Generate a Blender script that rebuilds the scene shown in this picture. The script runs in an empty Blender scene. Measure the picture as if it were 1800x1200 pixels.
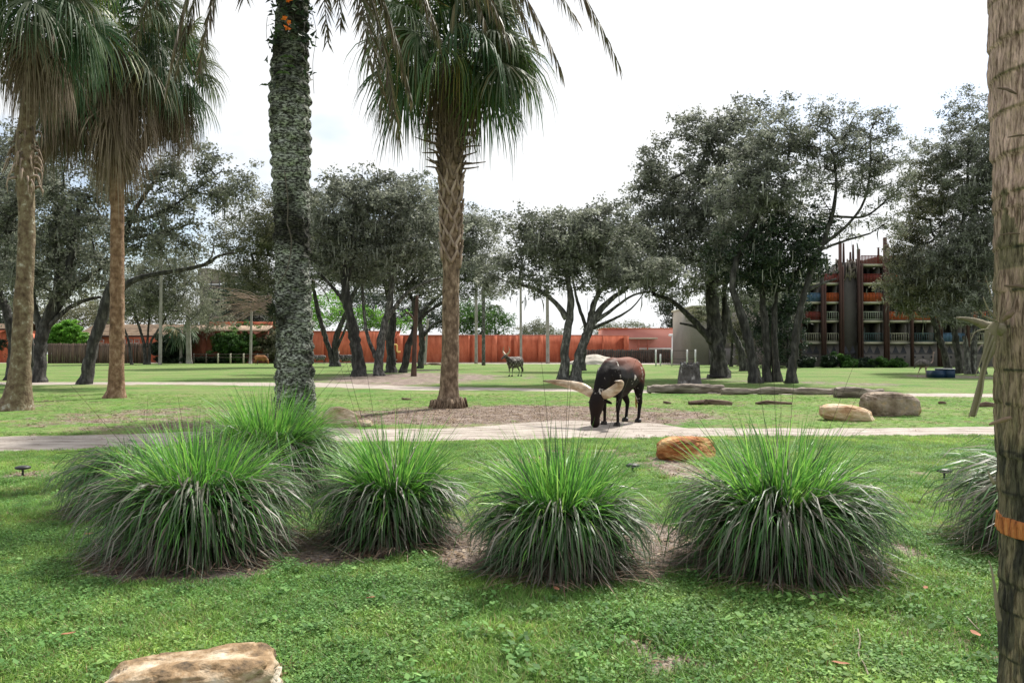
import bpy, math, random
import numpy as np
from mathutils import Vector, Matrix
SC = bpy.context.scene
COL = SC.collection
RNG = np.random.default_rng(7)
R = math.radians
# ---------------------------------------------------------------- camera
F = 1400.0; EYE = 1.5; PIT = math.atan(22 / F)
cam = bpy.data.cameras.new('camera'); camo = bpy.data.objects.new('camera', cam); COL.objects.link(camo)
cam.sensor_fit = 'HORIZONTAL'; cam.sensor_width = 36; cam.lens = 28; cam.clip_end = 8000; cam.clip_start = 0.05
camo.location = (0, 0, EYE); camo.rotation_euler = (R(90) + PIT, 0, 0); SC.camera = camo
# ---------------------------------------------------------------- sky and sun
SUN_AZ, SUN_EL = 32, 50
w = bpy.data.worlds.new('World'); SC.world = w; w.use_nodes = True
nt = w.node_tree; nt.nodes.clear(); N = nt.nodes.new; L = nt.links.new
sky = N('ShaderNodeTexSky'); sky.sky_type = 'NISHITA'; sky.sun_disc = False
sky.sun_elevation = R(SUN_EL); sky.sun_rotation = R(SUN_AZ); sky.air_density = 1.0; sky.dust_density = 1.5
b1 = N('ShaderNodeBackground'); b1.inputs[1].default_value = 0.10; L(sky.outputs[0], b1.inputs[0])
b2 = N('ShaderNodeBackground'); b2.inputs[0].default_value = (0.97, 0.985, 1.0, 1); b2.inputs[1].default_value = 0.66
tc = N('ShaderNodeTexCoord'); mp = N('ShaderNodeMapping'); mp.inputs['Scale'].default_value = (1, 1, 2.2)
mp.inputs['Location'].default_value = (3.1, 1.7, 0.4)
nz = N('ShaderNodeTexNoise'); nz.inputs['Scale'].default_value = 2.3; nz.inputs['Detail'].default_value = 5; nz.inputs['Roughness'].default_value = .55
rp = N('ShaderNodeValToRGB'); rp.color_ramp.elements[0].position = 0.36; rp.color_ramp.elements[0].color = (.12, .12, .12, 1)
rp.color_ramp.elements[1].position = 0.50; rp.color_ramp.elements[1].color = (1, 1, 1, 1)
mx = N('ShaderNodeMixShader'); ow = N('ShaderNodeOutputWorld')
L(tc.outputs['Generated'], mp.inputs[0]); L(mp.outputs[0], nz.inputs['Vector']); L(nz.outputs[0], rp.inputs[0])
L(rp.outputs[0], mx.inputs[0]); L(b1.outputs[0], mx.inputs[1]); L(b2.outputs[0], mx.inputs[2]); L(mx.outputs[0], ow.inputs[0])
sl = bpy.data.lights.new('sun', 'SUN'); sl.energy = 4.2; sl.angle = R(3); sl.color = (1, .96, .88)
so = bpy.data.objects.new('sun', sl); COL.objects.link(so)
S = Vector((math.sin(R(SUN_AZ)) * math.cos(R(SUN_EL)), math.cos(R(SUN_AZ)) * math.cos(R(SUN_EL)), math.sin(R(SUN_EL))))
so.rotation_euler = S.to_track_quat('Z', 'Y').to_euler(); so.location = (30, 50, 60)
vs = SC.view_settings
SC.display_settings.display_device = 'sRGB'
vs.view_transform = 'Standard'; vs.look = 'None'; vs.exposure = 0.78; vs.gamma = 1
vs.use_curve_mapping = False
SC.cycles.max_bounces = 6; SC.cycles.diffuse_bounces = 3; SC.cycles.transparent_max_bounces = 8
SC.cycles.use_denoising = True

# ---------------------------------------------------------------- geometry helpers
def P(px, py, d):
    u = -(py - 600) / F; c, s = math.cos(PIT), math.sin(PIT)
    y = c - s * u; z = s + c * u; k = d / y
    return np.array([(px - 900) / F * k, d, EYE + z * k])
def D(py):
    return G(900, py)[1]
def G(px, py):
    u = -(py - 600) / F; c, s = math.cos(PIT), math.sin(PIT)
    y = c - s * u; z = s + c * u; k = -EYE / z
    return np.array([(px - 900) / F * k, y * k, 0.0])
def ppm(d): return F / d

class MB:
    def __init__(s): s.V = []; s.F = []; s.T = []; s.n = 0
    def add(s, V, Fc, t=None):
        V = np.asarray(V, float); Fc = np.asarray(Fc, int)
        if len(V) == 0: return s
        s.V.append(V); s.F.append(Fc + s.n); s.n += len(V)
        s.T.append(np.full(len(V), 0.5) if t is None else np.broadcast_to(np.asarray(t, float), (len(V),)))
        return s
    def build(s, name, mat, parent=None, origin=None, smooth=False, mesh_only=False):
        V = np.concatenate(s.V)
        o = np.zeros(3)
        if origin is not None: o = np.asarray(origin, float)
        elif parent is not None: o = np.array(world_loc(parent))
        V = V - o
        me = bpy.data.meshes.new(name)
        me.vertices.add(len(V)); me.vertices.foreach_set('co', V.astype(np.float32).ravel())
        tot = np.concatenate([np.full(len(f), f.shape[1]) for f in s.F])
        idx = np.concatenate([f.ravel() for f in s.F])
        st = np.concatenate([[0], np.cumsum(tot)[:-1]])
        me.loops.add(len(idx)); me.loops.foreach_set('vertex_index', idx.astype(np.int32))
        me.polygons.add(len(tot)); me.polygons.foreach_set('loop_start', st.astype(np.int32))
        me.polygons.foreach_set('loop_total', tot.astype(np.int32))
        if smooth: me.polygons.foreach_set('use_smooth', np.ones(len(tot), bool))
        at = me.attributes.new('t', 'FLOAT', 'POINT'); at.data.foreach_set('value', np.concatenate(s.T).astype(np.float32))
        me.update(calc_edges=True); me.validate()
        for m in (mat if isinstance(mat, (list, tuple)) else [mat]): me.materials.append(m)
        if mesh_only: return me
        ob = bpy.data.objects.new(name, me); COL.objects.link(ob)
        if parent is not None: ob.parent = parent
        if parent is None: ob.location = o
        elif origin is not None: ob.location = o - np.array(world_loc(parent))
        return ob
def world_loc(o):
    l = Vector(o.location)
    while o.parent is not None: o = o.parent; l = l + Vector(o.location)
    return l
def tag(o, label=None, cat=None, group=None, kind=None):
    if label: o['label'] = label
    if cat: o['category'] = cat
    if group: o['group'] = group
    if kind: o['kind'] = kind
    return o
def thing(name, loc, label, cat, group=None):
    o = bpy.data.objects.new(name, None); COL.objects.link(o); o.location = loc; o.empty_display_size = .2
    return tag(o, label, cat, group)
def copy_tree(o, parent=None):
    c = o.copy(); COL.objects.link(c); c.parent = parent
    for ch in [x for x in bpy.data.objects if x.parent == o]: copy_tree(ch, c)
    return c

BF = np.array([[0,3,2,1],[4,5,6,7],[0,1,5,4],[1,2,6,5],[2,3,7,6],[3,0,4,7]])
def box(x0, x1, y0, y1, z0, z1, rot=None, c=None):
    V = np.array([[x0,y0,z0],[x1,y0,z0],[x1,y1,z0],[x0,y1,z0],[x0,y0,z1],[x1,y0,z1],[x1,y1,z1],[x0,y1,z1]], float)
    if rot is not None:
        ctr = V.mean(0) if c is None else np.array(c); V = (V - ctr) @ np.array(rot).T + ctr
    return V, BF
def rotz(a):
    c, s = math.cos(a), math.sin(a); return np.array([[c,-s,0],[s,c,0],[0,0,1.]])
def roty(a):
    c, s = math.cos(a), math.sin(a); return np.array([[c,0,s],[0,1,0],[-s,0,c]])
def rotx(a):
    c, s = math.cos(a), math.sin(a); return np.array([[1,0,0],[0,c,-s],[0,s,c]])
def resample(P_, r, step):
    P_ = np.asarray(P_, float); r = np.asarray(r, float)
    t = np.arange(len(P_)); seg = np.linalg.norm(np.diff(P_, axis=0), axis=1); s = np.concatenate([[0], np.cumsum(seg)])
    n = max(2, int(s[-1] / step) + 1); q = np.linspace(0, s[-1], n)
    # catmull-rom through points
    out = []; rr = []
    for v in q:
        i = min(len(P_) - 2, max(0, int(np.searchsorted(s, v, 'right') - 1)))
        u = (v - s[i]) / max(1e-9, seg[i])
        p0 = P_[max(0, i-1)]; p1 = P_[i]; p2 = P_[i+1]; p3 = P_[min(len(P_)-1, i+2)]
        out.append(.5*((2*p1)+(-p0+p2)*u+(2*p0-5*p1+4*p2-p3)*u*u+(-p0+3*p1-3*p2+p3)*u**3)); rr.append(r[i]+(r[i+1]-r[i])*u)
    return np.array(out), np.array(rr)
def tube(path, radii, n=8, caps=True, disp=None):
    path = np.asarray(path, float); m = len(path); radii = np.broadcast_to(np.asarray(radii, float), (m,))
    tg = np.gradient(path, axis=0); tg /= np.linalg.norm(tg, axis=1)[:, None] + 1e-12
    ref = np.array([0, 0, 1.]) if abs(tg[0][2]) < .9 else np.array([1., 0, 0])
    a = np.cross(tg[0], ref); a /= np.linalg.norm(a); A = [a]
    for i in range(1, m):
        a = A[-1] - tg[i] * np.dot(A[-1], tg[i]); a /= np.linalg.norm(a) + 1e-12; A.append(a)
    A = np.array(A); B = np.cross(tg, A)
    th = np.arange(n) * 2 * math.pi / n
    rad = radii[:, None] * np.ones(n)
    if disp is not None: rad = rad + disp(th[None, :].repeat(m, 0), np.arange(m)[:, None].repeat(n, 1), path)
    V = path[:, None, :] + rad[..., None] * (A[:, None, :] * np.cos(th)[None, :, None] + B[:, None, :] * np.sin(th)[None, :, None])
    V = V.reshape(-1, 3)
    i = np.arange(m - 1)[:, None]; j = np.arange(n)[None, :]; k = (j + 1) % n
    Q = np.stack([i*n+j, i*n+k, (i+1)*n+k, (i+1)*n+j], -1).reshape(-1, 4)
    if caps:
        V = np.vstack([V, path[0], path[-1]]); c0 = m*n; c1 = m*n+1
        jj = np.arange(n); kk = (jj+1) % n
        Q = np.vstack([Q, np.stack([kk, jj, np.full(n, c0), np.full(n, c0)], -1), np.stack([(m-1)*n+jj, (m-1)*n+kk, np.full(n, c1), np.full(n, c1)], -1)])
        # degenerate quads -> split to tris below
        tri = Q[-2*n:, :3]; Q = Q[:-2*n]
        return V, Q, tri
    return V, Q, None
def add_tube(mb, path, radii, n=8, caps=True, disp=None, t=None):
    V, Q, T = tube(path, radii, n, caps, disp)
    base = mb.n; mb.add(V, Q, t)
    if T is not None: mb.F.append(T + base)
    return mb
# value noise
def _h(ix, iy, iz, seed):
    n = (ix.astype(np.int64) * 374761393 + iy.astype(np.int64) * 668265263 + iz.astype(np.int64) * 2147483647 + seed * 974711) & 0xffffffff
    n = ((n ^ (n >> 13)) * 1274126177) & 0xffffffff
    n = (n ^ (n >> 16)) & 0xffffffff
    return n / 4294967295.0
def vnoise(x, y, z=0.0, seed=0):
    x, y, z = np.broadcast_arrays(np.asarray(x, float), np.asarray(y, float), np.asarray(z, float))
    ix, iy, iz = np.floor(x), np.floor(y), np.floor(z); fx, fy, fz = x-ix, y-iy, z-iz
    fx, fy, fz = [f*f*(3-2*f) for f in (fx, fy, fz)]
    def g(a, b, c): return _h(ix+a, iy+b, iz+c, seed)
    l = lambda a, b, t: a+(b-a)*t
    return l(l(l(g(0,0,0), g(1,0,0), fx), l(g(0,1,0), g(1,1,0), fx), fy), l(l(g(0,0,1), g(1,0,1), fx), l(g(0,1,1), g(1,1,1), fx), fy), fz)
def fbm(x, y, z=0.0, oct=4, seed=0):
    s = 0; a = .5; f = 1.0; tot = 0
    for o in range(oct):
        s = s + a * vnoise(np.asarray(x)*f, np.asarray(y)*f, np.asarray(z)*f, seed+o*17); tot += a; a *= .5; f *= 2.03
    return s / tot
def sstep(a, b, x):
    t = np.clip((x-a)/(b-a), 0, 1); return t*t*(3-2*t)

# ---------------------------------------------------------------- materials
_M = {}
def M(name, cols, scale=4, stretch=(1,1,1), rough=.85, bump=.3, bscale=None, bdist=.02, tint=None, transl=0, spec=.3, detail=6, metal=0, coord='Object', lo=.3, hi=.7, rnd=0.0):
    if name in _M: return _M[name]
    m = bpy.data.materials.new(name); m.use_nodes = True; t = m.node_tree; t.nodes.clear(); N = t.nodes.new; L = t.links.new
    out = N('ShaderNodeOutputMaterial'); bs = N('ShaderNodeBsdfPrincipled')
    bs.inputs['Roughness'].default_value = rough; bs.inputs['Metallic'].default_value = metal
    bs.inputs['Specular IOR Level'].default_value = spec
    tc = N('ShaderNodeTexCoord'); mp = N('ShaderNodeMapping'); mp.inputs['Scale'].default_value = stretch
    if coord == 'World': ge = N('ShaderNodeNewGeometry'); L(ge.outputs['Position'], mp.inputs[0])
    else: L(tc.outputs[coord], mp.inputs[0])
    nz = N('ShaderNodeTexNoise'); nz.inputs['Scale'].default_value = scale; nz.inputs['Detail'].default_value = detail; nz.inputs['Roughness'].default_value = .62
    L(mp.outputs[0], nz.inputs['Vector'])
    rp = N('ShaderNodeValToRGB'); e = rp.color_ramp.elements
    n = len(cols); e[0].position = lo; e[0].color = (*cols[0], 1); e[1].position = hi; e[1].color = (*cols[-1], 1)
    for i in range(1, n-1):
        q = e.new(lo + (hi-lo)*i/(n-1)); q.color = (*cols[i], 1)
    L(nz.outputs[0], rp.inputs[0]); col = rp.outputs[0]
    if tint is not None:   # second ramp driven by per-piece attribute
        at = N('ShaderNodeAttribute'); at.attribute_name = 't'
        r2 = N('ShaderNodeValToRGB'); e = r2.color_ramp.elements; k = len(tint)
        e[0].position = 0; e[0].color = (*tint[0], 1); e[1].position = 1; e[1].color = (*tint[-1], 1)
        for i in range(1, k-1):
            q = e.new(i/(k-1)); q.color = (*tint[i], 1)
        L(at.outputs['Fac'], r2.inputs[0])
        mxx = N('ShaderNodeMix'); mxx.data_type = 'RGBA'; mxx.blend_type = 'MULTIPLY'; mxx.inputs[0].default_value = 1
        L(r2.outputs[0], mxx.inputs[6]); L(col, mxx.inputs[7]); col = mxx.outputs[2]
    if rnd:
        oi = N('ShaderNodeObjectInfo'); hs = N('ShaderNodeHueSaturation'); ml = N('ShaderNodeMath'); ml.operation = 'MULTIPLY_ADD'
        ml.inputs[1].default_value = 2*rnd; ml.inputs[2].default_value = 1-rnd
        L(oi.outputs['Random'], ml.inputs[0]); L(ml.outputs[0], hs.inputs['Value']); L(col, hs.inputs['Color']); col = hs.outputs[0]
    L(col, bs.inputs['Base Color'])
    if bump:
        nb = N('ShaderNodeTexNoise'); nb.inputs['Scale'].default_value = bscale or scale*4; nb.inputs['Detail'].default_value = 5
        L(mp.outputs[0], nb.inputs['Vector']); bp = N('ShaderNodeBump'); bp.inputs['Strength'].default_value = bump; bp.inputs['Distance'].default_value = bdist
        L(nb.outputs[0], bp.inputs['Height']); L(bp.outputs[0], bs.inputs['Normal'])
    if transl:
        tr = N('ShaderNodeBsdfTranslucent'); L(col, tr.inputs[0]); ms = N('ShaderNodeMixShader'); ms.inputs[0].default_value = transl
        L(bs.outputs[0], ms.inputs[1]); L(tr.outputs[0], ms.inputs[2]); L(ms.outputs[0], out.inputs[0])
    else: L(bs.outputs[0], out.inputs[0])
    _M[name] = m; return m
W3 = [(.75,.75,.75),(1,1,1),(1.2,1.2,1.2)]
oak_leaf = M('oak_leaf', W3, 1.2, tint=[(.06,.068,.05),(.165,.18,.135),(.38,.395,.33)], transl=.45, bump=0, rough=.55, spec=.4)
oak_leaf_pale = M('oak_leaf_pale', W3, 1.2, tint=[(.09,.105,.065),(.19,.20,.14),(.32,.32,.24)], transl=.35, bump=0, rough=.6)
oak_leaf_warm = M('oak_leaf_warm', W3, 1.2, tint=[(.06,.07,.04),(.14,.145,.085),(.25,.24,.15)], transl=.35, bump=0, rough=.6)
green_leaf = M('green_leaf', W3, 1.2, tint=[(.03,.06,.02),(.06,.14,.03),(.12,.24,.05)], transl=.35, bump=0, rough=.5)
dark_leaf = M('dark_leaf', W3, 1.2, tint=[(.012,.022,.014),(.03,.05,.028),(.06,.09,.045)], transl=.2, bump=0, rough=.5)
bright_leaf = M('bright_leaf', W3, 1.2, tint=[(.06,.16,.02),(.14,.34,.04),(.24,.44,.08)], transl=.5, bump=0, rough=.5)
moss_mat = M('spanish_moss', W3, 3, tint=[(.10,.11,.09),(.19,.20,.17),(.28,.28,.24)], bump=0, rough=.9)
oak_bark = M('oak_bark', [(.010,.010,.009),(.04,.038,.035),(.12,.115,.105)], 5, (1,1,.35), bump=1, bscale=14, bdist=.06)
oak_bark_grey = M('oak_bark_grey', [(.02,.02,.018),(.085,.082,.076),(.30,.29,.27)], 7, (1,1,.4), bump=1, bscale=16, bdist=.06)
palm_brown = M('palm_trunk_brown', [(.05,.032,.02),(.16,.11,.072),(.36,.27,.19)], 9, (1,1,.5), bump=1, bscale=24, bdist=.03)
palm_pale = M('palm_trunk_pale', [(.22,.18,.15),(.36,.30,.26),(.48,.42,.37)], 3, (1,1,.3), bump=.4)
pole_pale = M('thin_palm_trunk', [(.18,.16,.14),(.29,.27,.245),(.36,.34,.31)], 2, (1,1,.5), bump=.3)
red_wall = M('red_stucco', [(.36,.085,.045),(.53,.14,.072),(.62,.20,.115)], 1.6, (1,1,.3), bump=.15, bscale=30)
red_dark = M('red_stucco_dark', [(.20,.06,.04),(.27,.085,.055),(.31,.10,.07)], .6, bump=.15, bscale=30)
red_pink = M('pink_stucco', [(.46,.19,.155),(.52,.22,.18)], .5, bump=.1)
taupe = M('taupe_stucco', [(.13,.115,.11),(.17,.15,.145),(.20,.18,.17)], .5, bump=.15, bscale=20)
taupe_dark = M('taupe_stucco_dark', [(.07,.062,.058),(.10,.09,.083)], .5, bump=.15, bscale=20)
beige = M('beige_stucco', [(.19,.17,.145),(.24,.215,.185)], .3, bump=.1)
cream = M('cream_concrete', [(.36,.34,.26),(.46,.43,.33)], 1, bump=.1)
white_p = M('white_paint', [(.6,.6,.6),(.75,.75,.74)], 1, bump=.05, rough=.5)
fence_wood = M('weathered_fence_wood', [(.025,.02,.017),(.06,.05,.042),(.10,.085,.07)], 2, (3,3,.3), bump=.6, bscale=20, tint=[(.7,.7,.7),(1,1,1),(1.35,1.3,1.25)])
post_red = M('red_brown_post', [(.04,.022,.018),(.085,.042,.034)], 1, (1,1,.3), bump=.3)
glass = M('dark_glass', [(.015,.02,.025),(.03,.035,.04)], .5, rough=.08, bump=0, spec=.6)
curtain = M('pale_curtain', [(.30,.34,.40),(.42,.46,.52)], 6, (4,4,.1), bump=.2)
metal_dark = M('dark_metal', [(.03,.03,.03),(.05,.05,.05)], 5, rough=.5, bump=.1)
shingle_m = M('tan_shingles', [(.19,.13,.09),(.27,.19,.13),(.34,.26,.19)], 1.5, (1,1,3), bump=.3)
# ---------------------------------------------------------------- ground
DIRT = []   # cx, cy, rx, ry, strength
def dirt_px(x0, y0, x1, y1, s=1.0):
    d0 = D(y1); d1 = D(y0); cy = (d0+d1)/2; k = F/cy
    DIRT.append((((x0+x1)/2-900)/k, cy, (x1-x0)/2/k, (d1-d0)/2, s))
dirt_px(560, 710, 1290, 758, 1.25); dirt_px(60, 712, 520, 764, .85); dirt_px(230, 735, 420, 760, 1.0); dirt_px(760, 783, 1290, 850, .75); dirt_px(620, 840, 960, 905, .5)
dirt_px(1140, 812, 1260, 850, 1.2); dirt_px(1540, 826, 1800, 842, .9)
dirt_px(540, 654, 905, 681, 1.2); dirt_px(690, 648, 800, 660, .8); dirt_px(870, 656, 960, 669, .6); dirt_px(1370, 669, 1590, 680, .8); dirt_px(1590, 658, 1745, 666, 1.1)
dirt_px(1225, 661, 1330, 676, .8); dirt_px(1570, 812, 1760, 830, .35); dirt_px(430, 1110, 540, 1230, .9); dirt_px(-200, 700, 60, 745, .6); dirt_px(1250, 706, 1420, 722, .45)
dirt_px(380, 690, 560, 712, .35); dirt_px(0, 826, 120, 842, .6)
dirt_px(480, 935, 730, 1010, 1.6); dirt_px(750, 930, 910, 1020, 1.6); dirt_px(1090, 915, 1240, 1005, 1.7); dirt_px(1560, 945, 1640, 1000, 1.0); dirt_px(130, 930, 590, 1045, 1.3); dirt_px(540, 900, 880, 990, 1.2); dirt_px(790, 900, 1240, 1050, 1.25); dirt_px(1180, 930, 1600, 1055, 1.1); dirt_px(980, 1100, 1340, 1190, .50); dirt_px(1500, 1050, 1800, 1210, .60); dirt_px(700, 1030, 900, 1080, .6); dirt_px(-40, 1090, 120, 1180, .6)
def dirtmask(x, y):
    n = fbm(x*.9, y*.9, 0, 4, 3); n2 = fbm(x*4.5, y*4.5, 0, 3, 9); n3 = fbm(x*15, y*15, 0, 2, 19)
    m = np.zeros(np.shape(x))
    for cx, cy, rx, ry, s in DIRT:
        q = ((x-cx)/rx)**2 + ((y-cy)/ry)**2
        m = np.maximum(m, s*np.clip(1.35-q, 0, 1))
    base = .22*sstep(.60, .72, fbm(x*.22, y*.22, 0, 3, 40))
    m = np.maximum(m, base)
    return sstep(.42, .80, m*.75 + (n-.5)*.9 + (n2-.5)*.5 + (n3-.5)*.35)
def ground():
    f = np.concatenate([-np.linspace(180, 52, 34), np.linspace(-50, 50, 380), np.linspace(52, 180, 34)])*math.pi/180
    rr = np.concatenate([[.4, 1, 1.8], np.geomspace(2.6, 260, 280), np.geomspace(280, 6000, 14)])
    A, Rr = np.meshgrid(f, rr); X = Rr*np.sin(A); Y = Rr*np.cos(A)
    Z = (fbm(X*.9, Y*.9, 0, 3, 5)-.5)*.03 + (fbm(X*6, Y*6, 0, 2, 8)-.5)*.012
    Z = np.where(Rr > 200, 0, Z)*1.0
    m, n = X.shape; V = np.stack([X, Y, Z-.006], -1).reshape(-1, 3)
    V[:n] = (0, 0, 0)
    i = np.arange(m-1)[:, None]; j = np.arange(n-1)[None, :]
    Q = np.stack([i*n+j, (i+1)*n+j, (i+1)*n+j+1, i*n+j+1], -1).reshape(-1, 4)[:, ::-1]
    mb = MB(); mb.add(V, Q, dirtmask(V[:, 0], V[:, 1]))
    g = mb.build('ground', ground_mat(), smooth=True); tag(g, kind='structure')
def ground_mat():
    m = bpy.data.materials.new('lawn_and_soil'); m.use_nodes = True; t = m.node_tree; t.nodes.clear(); N = t.nodes.new; L = t.links.new
    out = N('ShaderNodeOutputMaterial'); bs = N('ShaderNodeBsdfPrincipled'); bs.inputs['Roughness'].default_value = .95; bs.inputs['Specular IOR Level'].default_value = .1
    tc = N('ShaderNodeTexCoord')
    def noise(sc, det, st=(1,1,1)):
        mp = N('ShaderNodeMapping'); mp.inputs['Scale'].default_value = st; L(tc.outputs['Object'], mp.inputs[0])
        z = N('ShaderNodeTexNoise'); z.inputs['Scale'].default_value = sc; z.inputs['Detail'].default_value = det; z.inputs['Roughness'].default_value = .6
        L(mp.outputs[0], z.inputs['Vector']); return z.outputs[0]
    def ramp(s, stops):
        r = N('ShaderNodeValToRGB'); e = r.color_ramp.elements
        e[0].position, e[0].color = stops[0][0], (*stops[0][1], 1); e[1].position, e[1].color = stops[-1][0], (*stops[-1][1], 1)
        for p, c in stops[1:-1]:
            q = e.new(p); q.color = (*c, 1)
        L(s, r.inputs[0]); return r.outputs[0]
    def mix(f, a, b, mode='MIX'):
        x = N('ShaderNodeMix'); x.data_type = 'RGBA'; x.blend_type = mode
        if isinstance(f, float): x.inputs[0].default_value = f
        else: L(f, x.inputs[0])
        L(a, x.inputs[6]); L(b, x.inputs[7]); return x.outputs[2]
    big = ramp(noise(.22, 7), [(.33, (.075,.165,.036)), (.48, (.115,.205,.050)), (.60, (.165,.225,.075)), (.72, (.20,.20,.10))])
    fine = ramp(noise(9, 7), [(.32, (.45,.45,.5)), (.5, (1,1,1)), (.68, (1.45,1.4,1.25))])
    gr = mix(1.0, big, fine, 'MULTIPLY')
    thin = ramp(noise(1.1, 9), [(.47, (0,0,0)), (.68, (.85,.85,.85))])
    str_ = ramp(noise(5, 6), [(.3, (.13,.10,.055)), (.7, (.26,.22,.13))])
    gr = mix(thin, gr, str_)
    dirt = ramp(noise(2.2, 9), [(.3, (.11,.082,.068)), (.5, (.23,.18,.155)), (.68, (.36,.30,.255))])
    dsp = ramp(noise(26, 5), [(.33, (.4,.38,.36)), (.5, (1,1,1)), (.8, (1.3,1.3,1.3))])
    dirt = mix(1.0, dirt, dsp, 'MULTIPLY')
    at = N('ShaderNodeAttribute'); at.attribute_name = 't'
    col = mix(at.outputs['Fac'], gr, dirt)
    L(col, bs.inputs['Base Color'])
    bp = N('ShaderNodeBump'); bp.inputs['Strength'].default_value = .8; bp.inputs['Distance'].default_value = .05
    L(noise(14, 6), bp.inputs['Height']); L(bp.outputs[0], bs.inputs['Normal']); L(bs.outputs[0], out.inputs[0])
    return m
ground()
def path_sheet(name, label, pts_far, pts_near, mat, z, seed, amp=.16, step=.1):
    """pts_*: pixel points along each edge"""
    fw = np.array([G(*p)[:2] for p in pts_far]); nw = np.array([G(*p)[:2] for p in pts_near])
    x0 = min(fw[0,0], nw[0,0]); x1 = max(fw[-1,0], nw[-1,0]); n = int((x1-x0)/step)
    xs = np.linspace(x0, x1, n)
    yf = np.interp(xs, fw[:,0], fw[:,1]); yn = np.interp(xs, nw[:,0], nw[:,1])
    yf = yf + (fbm(xs*1.1, 0, 0, 5, seed)-.5)*amp*4; yn = yn + (fbm(xs*1.3, 9, 0, 5, seed+1)-.5)*amp*2.4
    mb = MB(); k = 7
    T = np.linspace(0, 1, k)[:, None]; Y = yn[None]*(1-T)+yf[None]*T; X = np.broadcast_to(xs, Y.shape)
    Z = z + (fbm(X*3, Y*3, 0, 2, 4)-.5)*.012 + 0*Y; Z[0] -= .03; Z[-1] -= .03
    V = np.stack([X, Y, Z], -1).reshape(-1, 3)
    i = np.arange(k-1)[:, None]; j = np.arange(n-1)[None]
    Q = np.stack([i*n+j, i*n+j+1, (i+1)*n+j+1, (i+1)*n+j], -1).reshape(-1, 4)
    mb.add(V, Q); o = mb.build(name, mat, smooth=True); tag(o, kind='structure'); return (xs, yn, yf)
path_m = M('sandy_path', [(.20,.165,.135),(.36,.31,.27),(.48,.425,.375)], 2.4, (.6,1.8,1), bump=1, bscale=26, bdist=.03, detail=10, lo=.34, hi=.66)
PATH = path_sheet('dirt_path', '', [(-700,768),(0,766),(300,757),(560,750),(760,752),(900,742),(1000,737),(1150,742),(1200,750),(1400,751),(1745,748),(2500,748)],
  [(-700,800),(0,795),(190,789),(420,781),(560,778),(900,775),(1100,771),(1300,767),(1745,766),(2500,765)], path_m, .012, 31)
PATH2 = path_sheet('grass_track', '', [(-600,671),(0,671),(300,671),(560,672),(700,677),(860,681),(1000,683),(1270,687),(1745,692),(2400,694)],
  [(-600,676),(0,676),(300,676),(560,680),(700,685),(860,686),(1000,688),(1270,692),(1745,698),(2400,700)], path_m, .012, 51, .25, .25)
PATH3 = path_sheet('service_path', '', [(-900,635.5),(560,635.5),(1745,637),(2900,637)], [(-900,637.6),(560,638.5),(900,639.5),(1200,641),(1745,644),(2900,645)], path_m, .012, 71, 1.0, 1)
def on_path(x, y):
    r = np.zeros(np.shape(x), bool)
    for xs, yn, yf in (PATH, PATH2):
        a = np.interp(x, xs, yn); b = np.interp(x, xs, yf); r |= (y > a+.05) & (y < b-.05)
    return r

# ---------------------------------------------------------------- scattered lawn (stuff)
def tuft_mesh(name, seed, nb, spread, h, wdt, mat, kind='blade'):
    r = np.random.default_rng(seed); mb = MB()
    n = nb; a = r.uniform(0, 2*math.pi, n); rad = spread*np.sqrt(r.uniform(0, 1, n)); x = rad*np.cos(a); y = rad*np.sin(a)
    az = r.uniform(0, 2*math.pi, n); hh = h*r.uniform(.5, 1.15, n); lean = r.uniform(.2, 1.3, n)
    tt = np.clip(r.normal(.5, .25, n), 0, 1)
    dx, dy = np.cos(az), np.sin(az)
    if kind == 'blade':
        s = np.array([0, .55, 1.0]); ww = np.array([1, .8, .05])*wdt/2
        ctr = np.stack([x[:,None]+dx[:,None]*hh[:,None]*lean[:,None]*s**1.6, y[:,None]+dy[:,None]*hh[:,None]*lean[:,None]*s**1.6, hh[:,None]*(s-.25*lean[:,None]*s**2)], -1)
        tw = az+math.pi/2+r.uniform(-.6, .6, n); side = np.stack([np.cos(tw), np.sin(tw), 0*tw], -1)[:,None,:]*ww[None,:,None]
        V = np.stack([ctr-side, ctr+side], 2).reshape(n, 6, 3)
        Q = np.array([[0,1,3,2],[2,3,5,4]]); Fc = (Q[None]+np.arange(n)[:,None,None]*6).reshape(-1, 4)
        mb.add(V.reshape(-1, 3), Fc, np.repeat(tt, 6))
    else:  # small broad leaves held near-flat
        L_ = wdt*r.uniform(.6, 1.2, n); z0 = hh
        c = np.stack([x, y, z0], -1); tilt = r.uniform(-.5, .6, n)
        d = np.stack([dx, dy, tilt], -1); d /= np.linalg.norm(d, axis=1)[:,None]; sd = np.stack([-dy, dx, r.uniform(-.4, .4, n)], -1)
        V = np.stack([c-d*L_[:,None]*.5, c+sd*L_[:,None]*.36, c+d*L_[:,None]*.6, c-sd*L_[:,None]*.36], 1)
        Fc = (np.array([[0,3,2,1]])[None]+np.arange(n)[:,None,None]*4).reshape(-1, 4)
        mb.add(V.reshape(-1, 3), Fc, np.repeat(tt, 4))
    me = mb.build(name, mat, mesh_only=True); return bpy.data.objects.new(name, me)
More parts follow.
